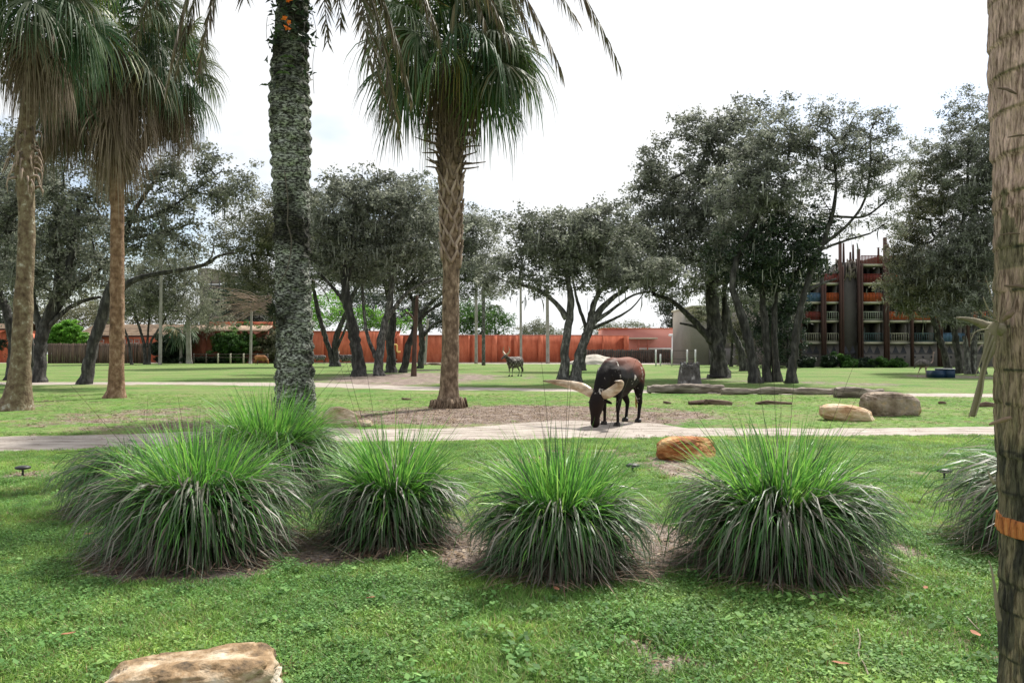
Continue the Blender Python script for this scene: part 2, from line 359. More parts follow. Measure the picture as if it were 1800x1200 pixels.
def scatter(name, label, cat, pts, sc, sources):
    col = bpy.data.collections.new(name+'_sources')
    for s in sources: col.objects.link(s)
    me = bpy.data.meshes.new(name); me.vertices.add(len(pts)); me.vertices.foreach_set('co', np.asarray(pts, np.float32).ravel())
    a = me.attributes.new('sc', 'FLOAT', 'POINT'); a.data.foreach_set('value', np.asarray(sc, np.float32)); me.update()
    o = bpy.data.objects.new(name, me); COL.objects.link(o); tag(o, label, cat, kind='stuff')
    g = bpy.data.node_groups.new(name, 'GeometryNodeTree')
    g.interface.new_socket('Geometry', in_out='INPUT', socket_type='NodeSocketGeometry'); g.interface.new_socket('Geometry', in_out='OUTPUT', socket_type='NodeSocketGeometry')
    N = g.nodes.new; L = g.links.new; gi = N('NodeGroupInput'); go = N('NodeGroupOutput')
    ci = N('GeometryNodeCollectionInfo'); ci.inputs[0].default_value = col; ci.inputs[1].default_value = True; ci.inputs[2].default_value = True
    mp = N('GeometryNodeMeshToPoints'); ip = N('GeometryNodeInstanceOnPoints'); ip.inputs['Pick Instance'].default_value = True
    rv = N('FunctionNodeRandomValue'); rv.data_type = 'FLOAT_VECTOR'; rv.inputs[0].default_value = (0, 0, 0); rv.inputs[1].default_value = (0, 0, 6.283)
    na = N('GeometryNodeInputNamedAttribute'); na.data_type = 'FLOAT'; na.inputs[0].default_value = 'sc'
    L(gi.outputs[0], mp.inputs[0]); L(mp.outputs[0], ip.inputs['Points']); L(ci.outputs[0], ip.inputs['Instance'])
    L(rv.outputs[0], ip.inputs['Rotation']); L(na.outputs[0], ip.inputs['Scale']); L(ip.outputs[0], go.inputs[0])
    md = o.modifiers.new('scatter', 'NODES'); md.node_group = g
    return o
def wedge(n, d0, d1, r, margin=1.12):
    d = np.sqrt(r.uniform(d0*d0, d1*d1, n)); x = r.uniform(-1, 1, n)*(900/F*margin)*d + r.uniform(-.3, .3, n); return x, d
lawn_blade = M('lawn_blade', [(.62,.74,.62),(1,1,1),(1.5,1.3,1.15)], .9, coord='World', lo=.34, hi=.66, tint=[(.30,.24,.13),(.15,.27,.06),(.20,.38,.08),(.36,.50,.15)], transl=.45, bump=0, rough=.5, rnd=.35)
weed_leaf = M('weed_leaf', [(.62,.74,.66),(1,1,1),(1.5,1.25,1.1)], .9, coord='World', lo=.34, hi=.66, tint=[(.07,.15,.05),(.13,.27,.075),(.26,.42,.14)], transl=.4, bump=0, rough=.62, spec=.18, rnd=.4)
litter_m = M('leaf_litter', [(.7,.7,.7),(1.2,1.2,1.2)], 3, tint=[(.10,.06,.035),(.22,.15,.09),(.40,.32,.24)], bump=0, rnd=.3)
r_ = np.random.default_rng(11)
srcA = [tuft_mesh('grass_tuft', s, 34, .085, .055, .006, lawn_blade) for s in range(1, 5)]
srcW = [tuft_mesh('weed_tuft', s, 34, .09, .045, .019, weed_leaf, 'leaf') for s in range(5, 8)]
srcB = [tuft_mesh('broad_weed', s, 12, .06, .06, .034, weed_leaf, 'leaf') for s in range(21, 24)]
srcL = [tuft_mesh('litter_tuft', s, 10, .10, .012, .035, litter_m, 'leaf') for s in range(8, 11)]
def lawn_points(n, d0, d1, thr=.55, sc=(.7, 1.3), bias=None):
    x, y = wedge(n, d0, d1, r_); m = dirtmask(x, y)
    keep = (r_.uniform(0, 1, n) > m*1.12) & ~on_path(x, y)
    if bias is not None:
        b = fbm(x*1.1, y*1.1, 0, 3, bias); keep &= r_.uniform(.15, .72, n) < b
    x, y = x[keep], y[keep]; s = r_.uniform(*sc, len(x))*(.65+.7*fbm(x*.7, y*.7, 0, 3, 77))
    return np.stack([x, y, np.full(len(x), -.004)], -1), s
pa = [lawn_points(14500, 3.1, 7, sc=(.5, 1.15)), lawn_points(19000, 7, 15, sc=(.55, 1.1)), lawn_points(15000, 15, 30, sc=(.3, .75))]
scatter('lawn_grass', 'short bright green grass and runners covering the lawn', 'grass', np.concatenate([p[0] for p in pa]), np.concatenate([p[1] for p in pa]), srcA)
pw = [lawn_points(10500, 3.1, 7, sc=(.5, 1.1), bias=61), lawn_points(5500, 7, 12.9, sc=(.7, 1.2), bias=61)]
scatter('ground_cover_weeds', 'low dark green broad leaved weeds between the lawn grass', 'weeds', np.concatenate([p[0] for p in pw]), np.concatenate([p[1] for p in pw]), srcW)
pb = [lawn_points(420, 3.2, 6, sc=(.5, 1.2)), lawn_points(500, 6, 12, sc=(.5, 1.1))]
scatter('broad_leaf_weeds', 'larger broad leaved weeds dotted through the near lawn', 'weeds', np.concatenate([p[0] for p in pb]), np.concatenate([p[1] for p in pb]), srcB)
x, y = wedge(60000, 3.1, 26, r_); m = dirtmask(x, y); k = (r_.uniform(0, 1, len(x)) < np.where(on_path(x, y), .10, m*.6+.03))
x, y = x[k][:13000], y[k][:13000]
scatter('leaf_litter', 'dry brown leaf litter scattered over the bare soil', 'leaf litter', np.stack([x, y, np.full(len(x), .0)], -1), r_.uniform(.5, 1.2, len(x)), srcL)
def pxbox(x0, x1, y0, y1, d0, d1): 
    a = P(x0, y0, d0); b = P(x1, y1, d0); return box(a[0], b[0], d0, d1, b[2], a[2])
# ---------------------------------------------------------------- buildings
def bpart(name, parent, boxes, mat, kind=None):
    mb = MB()
    for b in boxes: mb.add(*box(*b))
    o = mb.build(name, mat, parent)
    if kind: o['kind'] = kind
    return o
def X(px, d): return (px-900)/F*d
def Zp(py, d): return P(900, py, d)[2]
# long red perimeter wall
d = 132; w1 = thing('boundary_wall', (X(830,d), d, 0), 'long terracotta red wall with shallow piers across the middle distance', 'wall')
zt, zt2 = Zp(583,d), Zp(590,d)
bpart('wall_panel', w1, [(X(548,d), X(702,d), d, d+.5, -.2, zt)], red_wall)
bpart('wall_panel', w1, [(X(702,d)+.003, X(1104,d), d+.02, d+.5, -.2, zt2)], red_wall)
bpart('coping', w1, [(X(548,d)-.1, X(702,d)+.1, d-.12, d+.6, zt, zt+.16)], red_pink); bpart('coping', w1, [(X(702,d)+.12, X(1104,d)+.1, d-.12, d+.6, zt2, zt2+.16)], red_pink)
for i, (a_, b_, pr) in enumerate([(566,570,.35),(612,616,.3),(655,660,.3),(699,709,.8),(738,742,.35),(781,785,.4),(822,826,.3),(831,838,.5),(865,874,.9),(893,899,.4),(904,910,.8),(946,954,.9),(985,989,.7),(1028,1031,.4),(1058,1062,.5),(1096,1104,.8)]):
    top = zt if b_ < 700 else zt2
    bpart('pier', w1, [(X(a_,d), X(b_,d), d-pr, d-.004, -.2, top-.02)], red_wall)
bpart('kerb', w1, [(X(548,d), X(1104,d), d-1.3, d-.95, -.1, .12)], cream)
# pink low building behind the fence
d = 150; pk = thing('low_building', (X(1140,d), d, 0), 'low pink walled building with a flat roof behind the dark fence', 'building')
bpart('wall', pk, [(X(1062,d), X(1202,d), d, d+10, -.2, Zp(578,d))], red_pink)
bpart('roof_edge', pk, [(X(1060,d), X(1204,d), d-.3, d+10, Zp(578,d)+.004, Zp(576.5,d))], red_wall)
bpart('awning', pk, [(X(1103,d), X(1151,d), d-3, d-.01, Zp(596,d), Zp(594,d))], cream)
for x_ in (1122.5, 1138.5): bpart('post', pk, [(X(x_,d-2.9)-.12, X(x_,d-2.9)+.12, d-2.9, d-2.65, -.1, Zp(596,d)-.01)], red_dark)
bpart('rail', pk, [(X(1122,d-2.9), X(1139,d-2.9), d-2.9, d-2.8, Zp(608,d-2.9), Zp(607,d-2.9))], red_dark)
bpart('ledge', pk, [(X(1120,d), X(1202,d), d-.5, d-.02, Zp(614,d), Zp(611.5,d))], white_p)
# white pipe frame
d = 140; pf = thing('pipe_frame', (X(1195,d), d, 0), 'white steel pipe structure with a bent duct beside the beige building', 'pipework')
def pipe(nm, pts, rad): 
    mb = MB(); p = [P(a_, b_, d) for a_, b_ in pts]; add_tube(mb, p, [rad]*len(p), 8); return mb.build(nm, white_p, pf, smooth=True)
pipe('duct', [(1176,590),(1177,589),(1200,589),(1206,588),(1209,584),(1209,577)], .22)
for x_ in (1182,1191): pipe('pipe_leg', [(x_,590),(x_,640)], .16)
pipe('beam', [(1190,608.5),(1217,608.5)], .22)
V, Q = pxbox(1199,1217,574,610,d+1,d+3); mb = MB(); mb.add(V, Q); mb.build('panel_wall', M('pale_panel', [(.38,.42,.48),(.50,.53,.58)], 1, bump=.1), pf)
V, Q = pxbox(1206,1215,594,606,d+.9,d+.99); mb = MB(); mb.add(V, Q); mb.build('window', glass, pf)
# beige tower
d = 112; bt = thing('beige_building', (X(1280,d), d, 0), 'plain tall beige building glimpsed between the oak trunks', 'building')
bpart('wall', bt, [(X(1218,d), X(1352,d), d, d+14, -.2, Zp(540,d))], beige); bpart('lower_wall', bt, [(X(1246,d), X(1352,d), d-1.2, d-.01, -.2, Zp(612,d))], taupe)
bpart('roof_edge', bt, [(X(1216,d), X(1354,d), d-.3, d+14.3, Zp(540,d)+.005, Zp(537,d))], cream)
# dark plank fence in centre
def plank_fence(label, x0, x1, d, ytop, mat, posts, seed, nm='plank_fence', y0=None):
    r = np.random.default_rng(seed); root = thing(nm, (X((x0+x1)/2,d), d, 0), label, 'fence'); zt = Zp(ytop, d); mb = MB(); x = X(x0,d); e = X(x1,d)
    while x < e:
        w_ = r.uniform(.26,.34); h = zt+r.uniform(-.07,.07); dy = r.uniform(-.02,.02); mb.add(*box(x, x+w_-.025, d+dy, d+.04+dy, -.05, h), r.uniform(0,1)); x += w_
    o = mb.build('boards', mat, root); o['kind'] = 'stuff'
    for i, q in enumerate(posts): bpart('post', root, [(X(q,d)-.09, X(q,d)+.09, d-.2, d-.03, -.05, zt+.08)], mat)
    bpart('rail', root, [(X(x0,d), X(x1,d), d+.05, d+.12, zt-.5, zt-.35)], mat)
    return root
plank_fence('dark weathered plank fence behind the sand heap and the cow', 1030, 1262, 128, 614.5, fence_wood, (1062,1110,1160,1205,1245), 1)
plank_fence('brown plank fence before the shingled house on the left', 84, 262, 128, 603.5, M('brown_fence_wood', [(.05,.032,.024),(.105,.072,.055),(.15,.105,.08)], 2, (3,3,.3), bump=.6, bscale=20, tint=[(.7,.7,.7),(1,1,1),(1.35,1.3,1.25)]), (107,150,195,240), 2)
# white gate frame / goal like posts in front of the dark fence
d = 100; gf = thing('paddock_gate', (X(1190,d), d, 0), 'thin white metal gate posts and rails in front of the dark fence', 'gate')
for x_ in (1153,1161,1181,1208,1222.5): bpart('post', gf, [(X(x_,d)-.09, X(x_,d)+.09, d, d+.12, -.05, Zp(614 if x_ != 1161 else 622,d))], white_p)
for y_ in (616,631): bpart('rail', gf, [(X(1153,d)+.1, X(1222.5,d)-.1, d+.13, d+.17, Zp(y_,d)-.03, Zp(y_,d)+.03)], metal_dark)
# low brown rail fence left
d = 122; rf = thing('rail_fence', (X(390,d), d, 0), 'low wooden rail fence running past the red building on the left', 'fence')
for x_ in (340,362,383,405,428,452,470): bpart('post', rf, [(X(x_,d)-.1, X(x_,d)+.1, d, d+.15, -.05, Zp(621,d))], cream if x_ in (383,405,428) else fence_wood)
for y_ in (622.5,628): bpart('rail', rf, [(X(338,d), X(472,d), d+.16, d+.22, Zp(y_,d)-.07, Zp(y_,d)+.07)], fence_wood)
# yellow framed gate in the red wall
d = 131; yg = thing('yellow_gate', (X(698,d), d, 0), 'small gate with a curved yellow tube frame against the red wall', 'gate')
ym = M('yellow_paint', [(.60,.40,.12),(.70,.50,.18)], 3, bump=.1); mb = MB(); p = [P(a_, b_, d-1.2) for a_, b_ in ((687,606),(696,605.5),(698,608),(698,616),(700,619),(704,618))]; a_, b_ = resample(p, [.13]*6, .2); add_tube(mb, a_, b_, 8); mb.build('frame_tube', ym, yg, smooth=True)
for y_ in (612,617,622,628): bpart('rail', yg, [(X(687,d), X(698,d), d-1.15, d-1.05, Zp(y_,d)-.05, Zp(y_,d)+.05)], M('brass_paint', [(.28,.13,.05),(.36,.18,.08)], 3, bump=.1))
bpart('sill', yg, [(X(686,d), X(700,d), d-1.2, d-1.0, Zp(633,d), Zp(631.5,d))], cream)
# left shingled house
def shingled(label, x0, x1, yw, ye, yr, d, depth, win, seed, wallm=red_wall, nm='shingled_house'):
    r = np.random.default_rng(seed); root = thing(nm, (X((x0+x1)/2,d), d, 0), label, 'building'); ze = Zp(ye,d); zr = Zp(yr,d)
    bpart('wall', root, [(X(x0,d)+.6, X(x1,d)-.6, d, d+depth, -.2, ze)], wallm)
    bpart('eave', root, [(X(x0,d), X(x1,d), d-.9, d-.75, ze-.05, ze+.25)], post_red); bpart('soffit', root, [(X(x0,d), X(x1,d), d-.75, d-.003, ze+.004, ze+.12)], post_red)
    mb = MB(); rows = max(5, int((zr-ze)/.28)); xa, xb = X(x0,d), X(x1,d)
    for i in range(rows):
        u0, u1 = i/rows, (i+1)/rows; y0 = d-.85+(depth/2+.85)*u0; y1 = d-.85+(depth/2+.85)*u1; z0 = ze+.2+(zr-ze-.2)*u0; z1 = ze+.2+(zr-ze-.2)*u1; x = xa
        while x < xb:
            w_ = r.uniform(.7,1.3); e = min(xb, x+w_-.02); o = r.uniform(.0,.04); mb.add([[x,y0,z0+.08+o],[e,y0,z0+.08+o],[e,y1,z1+.02],[x,y1,z1+.02],[x,y0,z0-.0],[e,y0,z0-.0]], [[0,1,2,3],[4,5,1,0]], r.uniform(0,1)); x += w_
    o = mb.build('shingles', M('tan_shingles_t', [(.19,.13,.09),(.27,.19,.13),(.32,.24,.17)], 1.5, (1,1,3), bump=.3, tint=[(.75,.75,.75),(1,1,1),(1.2,1.2,1.2)]), root); o['kind'] = 'stuff'
    mb = MB(); zb = ze+.15; mb.add([[xa,d-.8,zb],[xb,d-.8,zb],[xb,d+depth/2,zr],[xa,d+depth/2,zr],[xa,d+depth+.8,zb],[xb,d+depth+.8,zb]], [[0,1,2,3],[3,2,5,4]]); mb.add([[xa+.6,d,ze],[xa+.6,d+depth/2,zr-.15],[xa+.6,d+depth,ze],[xa+.6,d+depth/2,ze]], [[0,1,2,3]]); mb.build('roof_deck', post_red, root)
    for a_, b_, c_, e_ in win:
        f = bpart('window', root, [(X(a_,d), X(b_,d), d-.06, d-.004, Zp(e_,d), Zp(c_,d))], white_p)
        bpart('pane', f, [(X(a_,d)+.1, X(b_,d)-.1, d-.09, d-.065, Zp(e_,d)+.1, Zp(c_,d)-.1)], M('reddish_pane', [(.42,.14,.10),(.5,.2,.15)], 2, rough=.4, bump=0))
    return root
shingled('long low red house with a tan shingled roof behind the left plank fence', 136, 345, 637, 592, 568, 140, 12, [(x_, x_+9, 596, 603) for x_ in (150,162,174,212,224,236)], 1)
shingled('red house corner with shingles at the left edge', -120, 28, 637, 580, 567, 138, 10, [], 2)
d = 130; lr = thing('red_storehouse', (X(385,d), d, 0), 'low red storehouse with a sloping tan canopy behind the green shrub', 'building')
bpart('wall', lr, [(X(335,d), X(472,d), d, d+9, -.2, Zp(581,d))], red_dark)
mb = MB(); a = P(333,581,d); xa, xb = X(333,d), X(474,d); mb.add([[xa,d-1.4,Zp(581,d)],[xb,d-1.4,Zp(581,d)],[xb,d+2,Zp(571,d)],[xa,d+2,Zp(571,d)],[xa,d-1.4,Zp(582.5,d)],[xb,d-1.4,Zp(582.5,d)],[xb,d+2,Zp(572.5,d)],[xa,d+2,Zp(572.5,d)]], BF[:, ::-1]); mb.build('canopy', shingle_m, lr)
bpart('parapet', lr, [(X(368,d+3), X(482,d+3), d+3, d+8, Zp(576,d+3), Zp(565.5,d+3))], red_wall); bpart('roof_slab', lr, [(X(335,d+3), X(480,d+3), d+2.2, d+9.2, Zp(576,d+3)-.3, Zp(576,d+3)-.003)], post_red)
bpart('door', lr, [(X(352,d), X(363,d), d-.08, d-.003, 0, Zp(596,d))], red_dark)
# aviary tower block behind
d = 160; av = thing('netted_aviary', (X(390,d), d, 0), 'tall dark building draped with a tan net high above the left storehouse', 'building')
bpart('wall', av, [(X(352,d), X(446,d), d, d+12, 0, Zp(500,d))], taupe_dark)
mb = MB(); r = np.random.default_rng(4); n = 20; xs = np.linspace(X(350,d), X(440,d), n); top = np.interp(np.linspace(350,440,n), [350,362,385,400,425,440], [474,471,475,479,480,490])
V = np.concatenate([np.stack([xs, np.full(n, d-1.0)+.3*np.sin(xs), [Zp(t_, d) for t_ in top]], -1), np.stack([xs, np.full(n, d-.8), [Zp(500 if x_ < X(390,d) else 497, d) for x_ in xs]], -1)])
mb.add(V, [[i+n, i+n+1, i+1, i] for i in range(n-1)]); mb.build('net', M('tan_net', [(.20,.17,.14),(.28,.25,.21)], 3, (1,1,4), bump=.6), av)
for x_ in (352,371,386,404,426): mb = MB(); add_tube(mb, [P(x_,640,d-1.2)*[1,1,0], P(x_,473,d-1.2)], [.16,.12], 6); mb.build('mast', metal_dark, av)
f = bpart('window', av, [(X(391,d), X(409,d), d-.1, d-.004, Zp(516,d), Zp(497,d))], metal_dark)
for i in range(2):
    for j in range(2): bpart('pane', f, [(X(392+9*i,d), X(399.5+9*i,d), d-.16, d-.11, Zp(515-9*j,d), Zp(507.5-9*j,d))], M('sky_pane', [(.40,.46,.54),(.52,.58,.66)], 1, rough=.3, bump=0))
f = bpart('window', av, [(X(388,d), X(393,d), d-.1, d-.004, Zp(534,d), Zp(525,d))], white_p)
bpart('balcony_rail', av, [(X(366,d), X(446,d), d-.6, d-.5, Zp(560,d), Zp(556,d))], M('pale_rail', [(.3,.24,.2),(.4,.33,.28)], 2))

# ---------------------------------------------------------------- hotel
d = 96; DEP = 12; ht = thing('hotel', (X(1540,d), d, 0), 'five storey taupe hotel with coloured balconies and red brown posts', 'hotel')
rails = {'red': M('dark_red_rail', [(.13,.025,.02),(.20,.04,.03)], 1, bump=.1), 'orange': M('orange_rail', [(.32,.065,.02),(.42,.10,.03)], 1, bump=.1), 'blue': M('blue_rail', [(.07,.13,.20),(.10,.18,.27)], 1, bump=.1),
         'pale': M('pale_green_rail', [(.33,.37,.29),(.42,.46,.36)], 1, bump=.1), 'cream': M('cream_rail', [(.33,.32,.23),(.42,.41,.30)], 1, bump=.1), 'teal': M('teal_rail', [(.06,.11,.11),(.10,.16,.16)], 1, bump=.1)}
Y = [601, 563.5, 531, 498, 465.5, 445]; Zl = [Zp(y_, d) for y_ in Y]
bpart('ground_wall', ht, [(X(1401,d), X(1760,d), d-.2, d+.2, -.2, Zl[0]-.25)], taupe)
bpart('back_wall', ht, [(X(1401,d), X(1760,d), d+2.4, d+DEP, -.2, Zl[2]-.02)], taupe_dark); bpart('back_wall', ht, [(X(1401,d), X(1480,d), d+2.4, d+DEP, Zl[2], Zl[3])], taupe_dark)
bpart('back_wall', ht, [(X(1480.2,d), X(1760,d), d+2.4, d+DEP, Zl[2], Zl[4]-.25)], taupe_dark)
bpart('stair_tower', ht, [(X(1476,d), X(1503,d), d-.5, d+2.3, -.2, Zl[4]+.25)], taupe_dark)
bays = [(1404,1439),(1444,1471),(1508,1547),(1552,1593),(1597,1640),(1645,1690),(1694,1740)]
cols = {0:['cream','cream','teal','cream','teal','blue','cream'], 1:['red','pale','pale','orange','orange','pale','orange'], 2:['blue','orange','orange','red','pale','red','pale'], 3:['pale','red','red','orange','teal','orange','red'], 4:[None,None,'red','red',None,None,None]}
r = np.random.default_rng(8)
for fl in range(5):
    for b, (x0, x1) in enumerate(bays):
        if cols[fl][b] is None or (fl == 3 and b < 2 and False): continue
        z = Zl[fl]; zt_ = Zl[fl+1]-.25 if fl < 4 else Zl[4]+2.2; xa, xb = X(x0,d), X(x1,d)
        bpart('balcony_slab', ht, [(xa+.05, xb-.05, d-.9, d+2.39, z-.24, z)], cream)
        if fl < 4:
            w_ = (xb-xa); dx0 = xa+w_*r.uniform(.05,.2); wd = w_*.62
            f = bpart('balcony_door', ht, [(dx0, dx0+wd, d+2.30, d+2.385, z+.01, z+2.0)], metal_dark)
            for q in range(2): bpart('pane', f, [(dx0+.06+q*wd/2, dx0+wd/2-.06+q*wd/2, d+2.24, d+2.29, z+.08, z+1.92)], curtain if (r.random() < .35 or (fl in (3,4) and b == 2 and q == 0) or (fl == 0 and b == 5 and q)) else glass)
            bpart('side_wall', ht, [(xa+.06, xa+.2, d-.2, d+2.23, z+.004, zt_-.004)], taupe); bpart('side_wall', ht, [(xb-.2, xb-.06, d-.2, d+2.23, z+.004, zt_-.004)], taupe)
        m = rails[cols[fl][b]]; mb = MB()
        mb.add(*box(xa+.1, xb-.1, d-.85, d-.78, z+.98, z+1.06)); mb.add(*box(xa+.1, xb-.1, d-.84, d-.79, z+.10, z+.16))
        solid = cols[fl][b] in ('red','orange','blue')
        nn = int((xb-xa)/(.17 if solid else .26))
        for q in range(nn): xx = xa+.12+(xb-xa-.24)*q/(nn-1); hw = .055 if solid else .022; mb.add(*box(xx-hw, xx+hw, d-.83, d-.80, z+.17, z+.97))
        mb.build('railing', m, ht)
bpart('roof_slab', ht, [(X(1504,d), X(1762,d), d-.88, d+DEP, Zl[4]-.245, Zl[4]-.005)], taupe); bpart('roof_block', ht, [(X(1556,d), X(1760,d), d+1.5, d+DEP, Zl[4]+.003, Zp(450,d+1.5))], M('brown_roof', [(.10,.075,.055),(.17,.13,.10)], 2, bump=.3))
bpart('roof_parapet', ht, [(X(1401,d), X(1476,d), d-.4, d+.2, Zl[3]+.9, Zl[3]+1.3)], taupe)
for x_, w_, yt in ((1402,.35,520),(1440,.42,500),(1444,.3,497),(1471,.40,426),(1475,.25,470),(1503,.42,440),(1508,.35,466),(1549,.50,420),(1553.5,.3,432),(1595,.42,466),(1642,.42,466),(1646,.25,466),(1692,.42,466),(1740,.42,466)):
    bpart('post', ht, [(X(x_,d)-w_*.3, X(x_,d)+w_*.3, d-1.35, d-.93, -.1, Zp(yt,d))], post_red)
for x_, yt in ((1490,425),(1502,441),(1507,428),(1552,433)): mb = MB(); add_tube(mb, [[X(x_,d), d+1, Zl[4]], [X(x_,d), d+1, Zp(yt,d)]], [.16,.11], 6); mb.build('rooftop_pole', post_red, ht)
mb = MB()
for i in range(34): # driftwood like roof ornament: rough palisade
    x_ = r.uniform(1466,1512); mb.add(*box(X(x_,d)-.07, X(x_,d)+.07, d-.7, d-.55, Zl[4]-r.uniform(.3,2.2), Zl[4]+r.uniform(-.1,.7), roty(r.normal(0,.25))))
o = mb.build('roof_palisade', M('grey_sticks', [(.16,.13,.11),(.30,.26,.23)], 3, bump=.3), ht); o['kind'] = 'stuff'
# frieze: dark triangles, a line, and small pendants
fz = M('frieze_paint', [(.045,.045,.055),(.075,.075,.09)], 2, bump=.1)
yy0, yy1 = Zp(620,d), Zp(607,d)
for b, (x0, x1) in enumerate(bays+[(1477,1502)]):
    off = -.22 if b < 7 else -.52
    bpart('frieze_line', ht, [(X(x0,d)+.1, X(x1,d)-.1, d+off-.03, d+off-.002, yy0-.12, yy0-.03)], fz)
    n = max(2, round((x1-x0)/13)); 
    for q in range(n):
        cx = X(x0+(q+.5)*(x1-x0)/n, d); hw = .36; mb = MB(); yv = d+off-.03; yb = d+off-.002
        V = np.array([[cx-hw,yv,yy0+.02],[cx+hw,yv,yy0+.02],[cx,yv,yy1],[cx-hw,yb,yy0+.02],[cx+hw,yb,yy0+.02],[cx,yb,yy1]]); mb.add(V, [[0,1,2],[5,4,3]]); mb.add(V, [[0,3,4,1],[1,4,5,2],[2,5,3,0]]); mb.build('frieze_triangle', fz, ht)
        bpart('frieze_mark', ht, [(cx-.1+.5*hw, cx+.1+.5*hw, d+off-.03, d+off-.002, yy0-.62, yy0-.36)], fz)
# ---------------------------------------------------------------- trees
def frusta(A, B, ra, rb, n=4):
    d = B-A; ln = np.linalg.norm(d, axis=1)[:,None]+1e-9; d = d/ln
    ref = np.where(np.abs(d[:,2:3]) < .9, np.array([[0,0,1.]]), np.array([[1.,0,0]]))
    u = np.cross(d, ref); u /= np.linalg.norm(u, axis=1)[:,None]; v = np.cross(d, u)
    th = np.arange(n)*2*math.pi/n
    ring = u[:,None,:]*np.cos(th)[None,:,None]+v[:,None,:]*np.sin(th)[None,:,None]
    V = np.concatenate([A[:,None]+ring*ra[:,None,None], B[:,None]+ring*rb[:,None,None]], 1)
    j = np.arange(n); k = (j+1)%n; Q = np.stack([j, k, n+k, n+j], -1)
    return V.reshape(-1, 3), (Q[None]+np.arange(len(A))[:,None,None]*2*n).reshape(-1, 4)
def leaves(centers, size, r, aspect=1.5, t=None):
    n = len(centers); d = r.normal(size=(n, 3)); d[:,2] *= .6; d /= np.linalg.norm(d, axis=1)[:,None]
    e = np.cross(d, r.normal(size=(n, 3))); e /= np.linalg.norm(e, axis=1)[:,None]
    s = size*r.uniform(.6, 1.4, n)[:,None]
    V = np.stack([centers-d*s*.5+e*s*.35/aspect, centers-d*s*.3-e*s*.6/aspect, centers+d*s*.6], 1)
    return V.reshape(-1, 3), (np.array([[0,1,2]])[None]+np.arange(n)[:,None,None]*3).reshape(-1, 3)
def clamp_n(v, a, b): return int(max(a, min(b, v)))
def tree(name, label, cat, group, base, trunks, lobes, leaf=oak_leaf, bark=oak_bark, seed=1, dens=1.0, cdens=1.0, lsize=None, csize=.5, moss=.15, cov=2.0, cap=64000, d=None, flat=.8, rtip=.014, sparse=0.0, depth=.9):
    r = np.random.default_rng(seed)
    d = d or D(base[1]); k = ppm(d); lsize = lsize or max(.13, .0036*d)
    root = thing(name, tuple(G(base[0], base[1])) if abs(D(base[1])-d) < 1 else tuple(P(base[0], base[1], d)*[1,1,0]), label, cat, group)
    nodes = []; par = []; rad = []; fixed = []
    tb = MB()
    for tr in trunks:
        dz = tr[0][3] if len(tr[0]) > 3 else 0
        pts = np.array([P(p[0], p[1], d+(p[3] if len(p) > 3 else 0)) for p in tr]); rr = np.array([p[2]/2/k for p in tr])
        if tr[0][1] >= base[1]-6: pts[0][2] = -.1
        q, qr = resample(pts, rr, max(.25, .8*rr.mean()))
        sd = r.integers(1000)
        q[1:-1] += r.normal(size=(len(q)-2, 3))*qr[1:-1,None]*.10
        if tr[0][1] >= base[1]-6:   # root flare
            qr = qr*(1+.45*np.exp(-np.maximum(q[:,2], 0)/.35))
        add_tube(tb, q, qr, 12, True, disp=lambda th, ii, pth: (vnoise(np.cos(th)*2+5, np.sin(th)*2+5, pth[:,2][:,None]*1.2, sd)-.5)*qr[:,None]*.45)
        i0 = len(nodes)
        for i in range(len(q)):
            nodes.append(q[i]); par.append(i0+i-1 if i else -1); rad.append(qr[i]); fixed.append(True)
    tb.build('trunk', bark, root, smooth=True)
    nf = len(nodes)
    C = []; LB = []
    for lb in lobes:
        cx, cy, rx, ry = lb[:4]; rx *= 1.14; ry *= 1.12; dd = lb[4] if len(lb) > 4 else r.uniform(-.5, .5)*rx/k
        c = P(cx, cy, d+dd); ax = rx/k; az = ry/k; ay = ax*depth
        vol = 4.19*ax*ay*az; n = clamp_n(vol*.85*cdens/(csize/.5)**2.0, 8, 90)
        u = r.normal(size=(n, 3)); u /= np.linalg.norm(u, axis=1)[:,None]; q = r.uniform(.15, 1, n)**(1/2.4)
        pts = c+u*q[:,None]*np.array([ax, ay, az]); pts[:,2] = np.maximum(pts[:,2], .35)
        C.append(pts); LB += [(ax*az)]*n
    C = np.concatenate(C); LB = np.array(LB)
    top = np.array([nodes[i] for i in range(nf) if True]); 
    # connect
    d0 = np.min(np.linalg.norm(C[:,None]-top[None, nf//4:], axis=2), axis=1); order = np.argsort(d0)
    # only upper part of trunks may branch
    ND = np.zeros((nf+len(C)*12, 3)); ND[:nf] = np.array(nodes); cnt = nf; par = par+[0]*(len(C)*12); rad = rad+[0]*(len(C)*12)
    zc = np.percentile(C[:,2], 3); ok = np.ones(len(ND), bool)
    zmax = ND[:nf,2].max(); ok[:nf] = ND[:nf,2] > min(zc*.75, zmax*.55)
    tips = []
    for oi in order:
        q = C[oi]; dv = ND[:cnt]-q; dist = np.linalg.norm(dv, axis=1)+.6*np.maximum(0, dv[:,2])+1e6*(~ok[:cnt])
        p = int(np.argmin(dist)); a = ND[p]; ln = np.linalg.norm(q-a); ns = clamp_n(ln/.7, 1, 10)
        mid = (a+q)/2+r.normal(size=3)*ln*.12+np.array([0, 0, .08*ln])
        pv = p
        for s in range(1, ns+1):
            u = s/ns; pt = (1-u)**2*a+2*u*(1-u)*mid+u*u*q+(r.normal(size=3)*.05*min(ln, 1) if s < ns else 0)
            if cnt >= len(ND): break
            ND[cnt] = pt; par[cnt] = pv; pv = cnt; cnt += 1
        tips.append(pv)
    w_ = np.zeros(cnt)
    for t_ in tips:
        i = t_
        while i >= nf: w_[i] += 1; i = par[i]
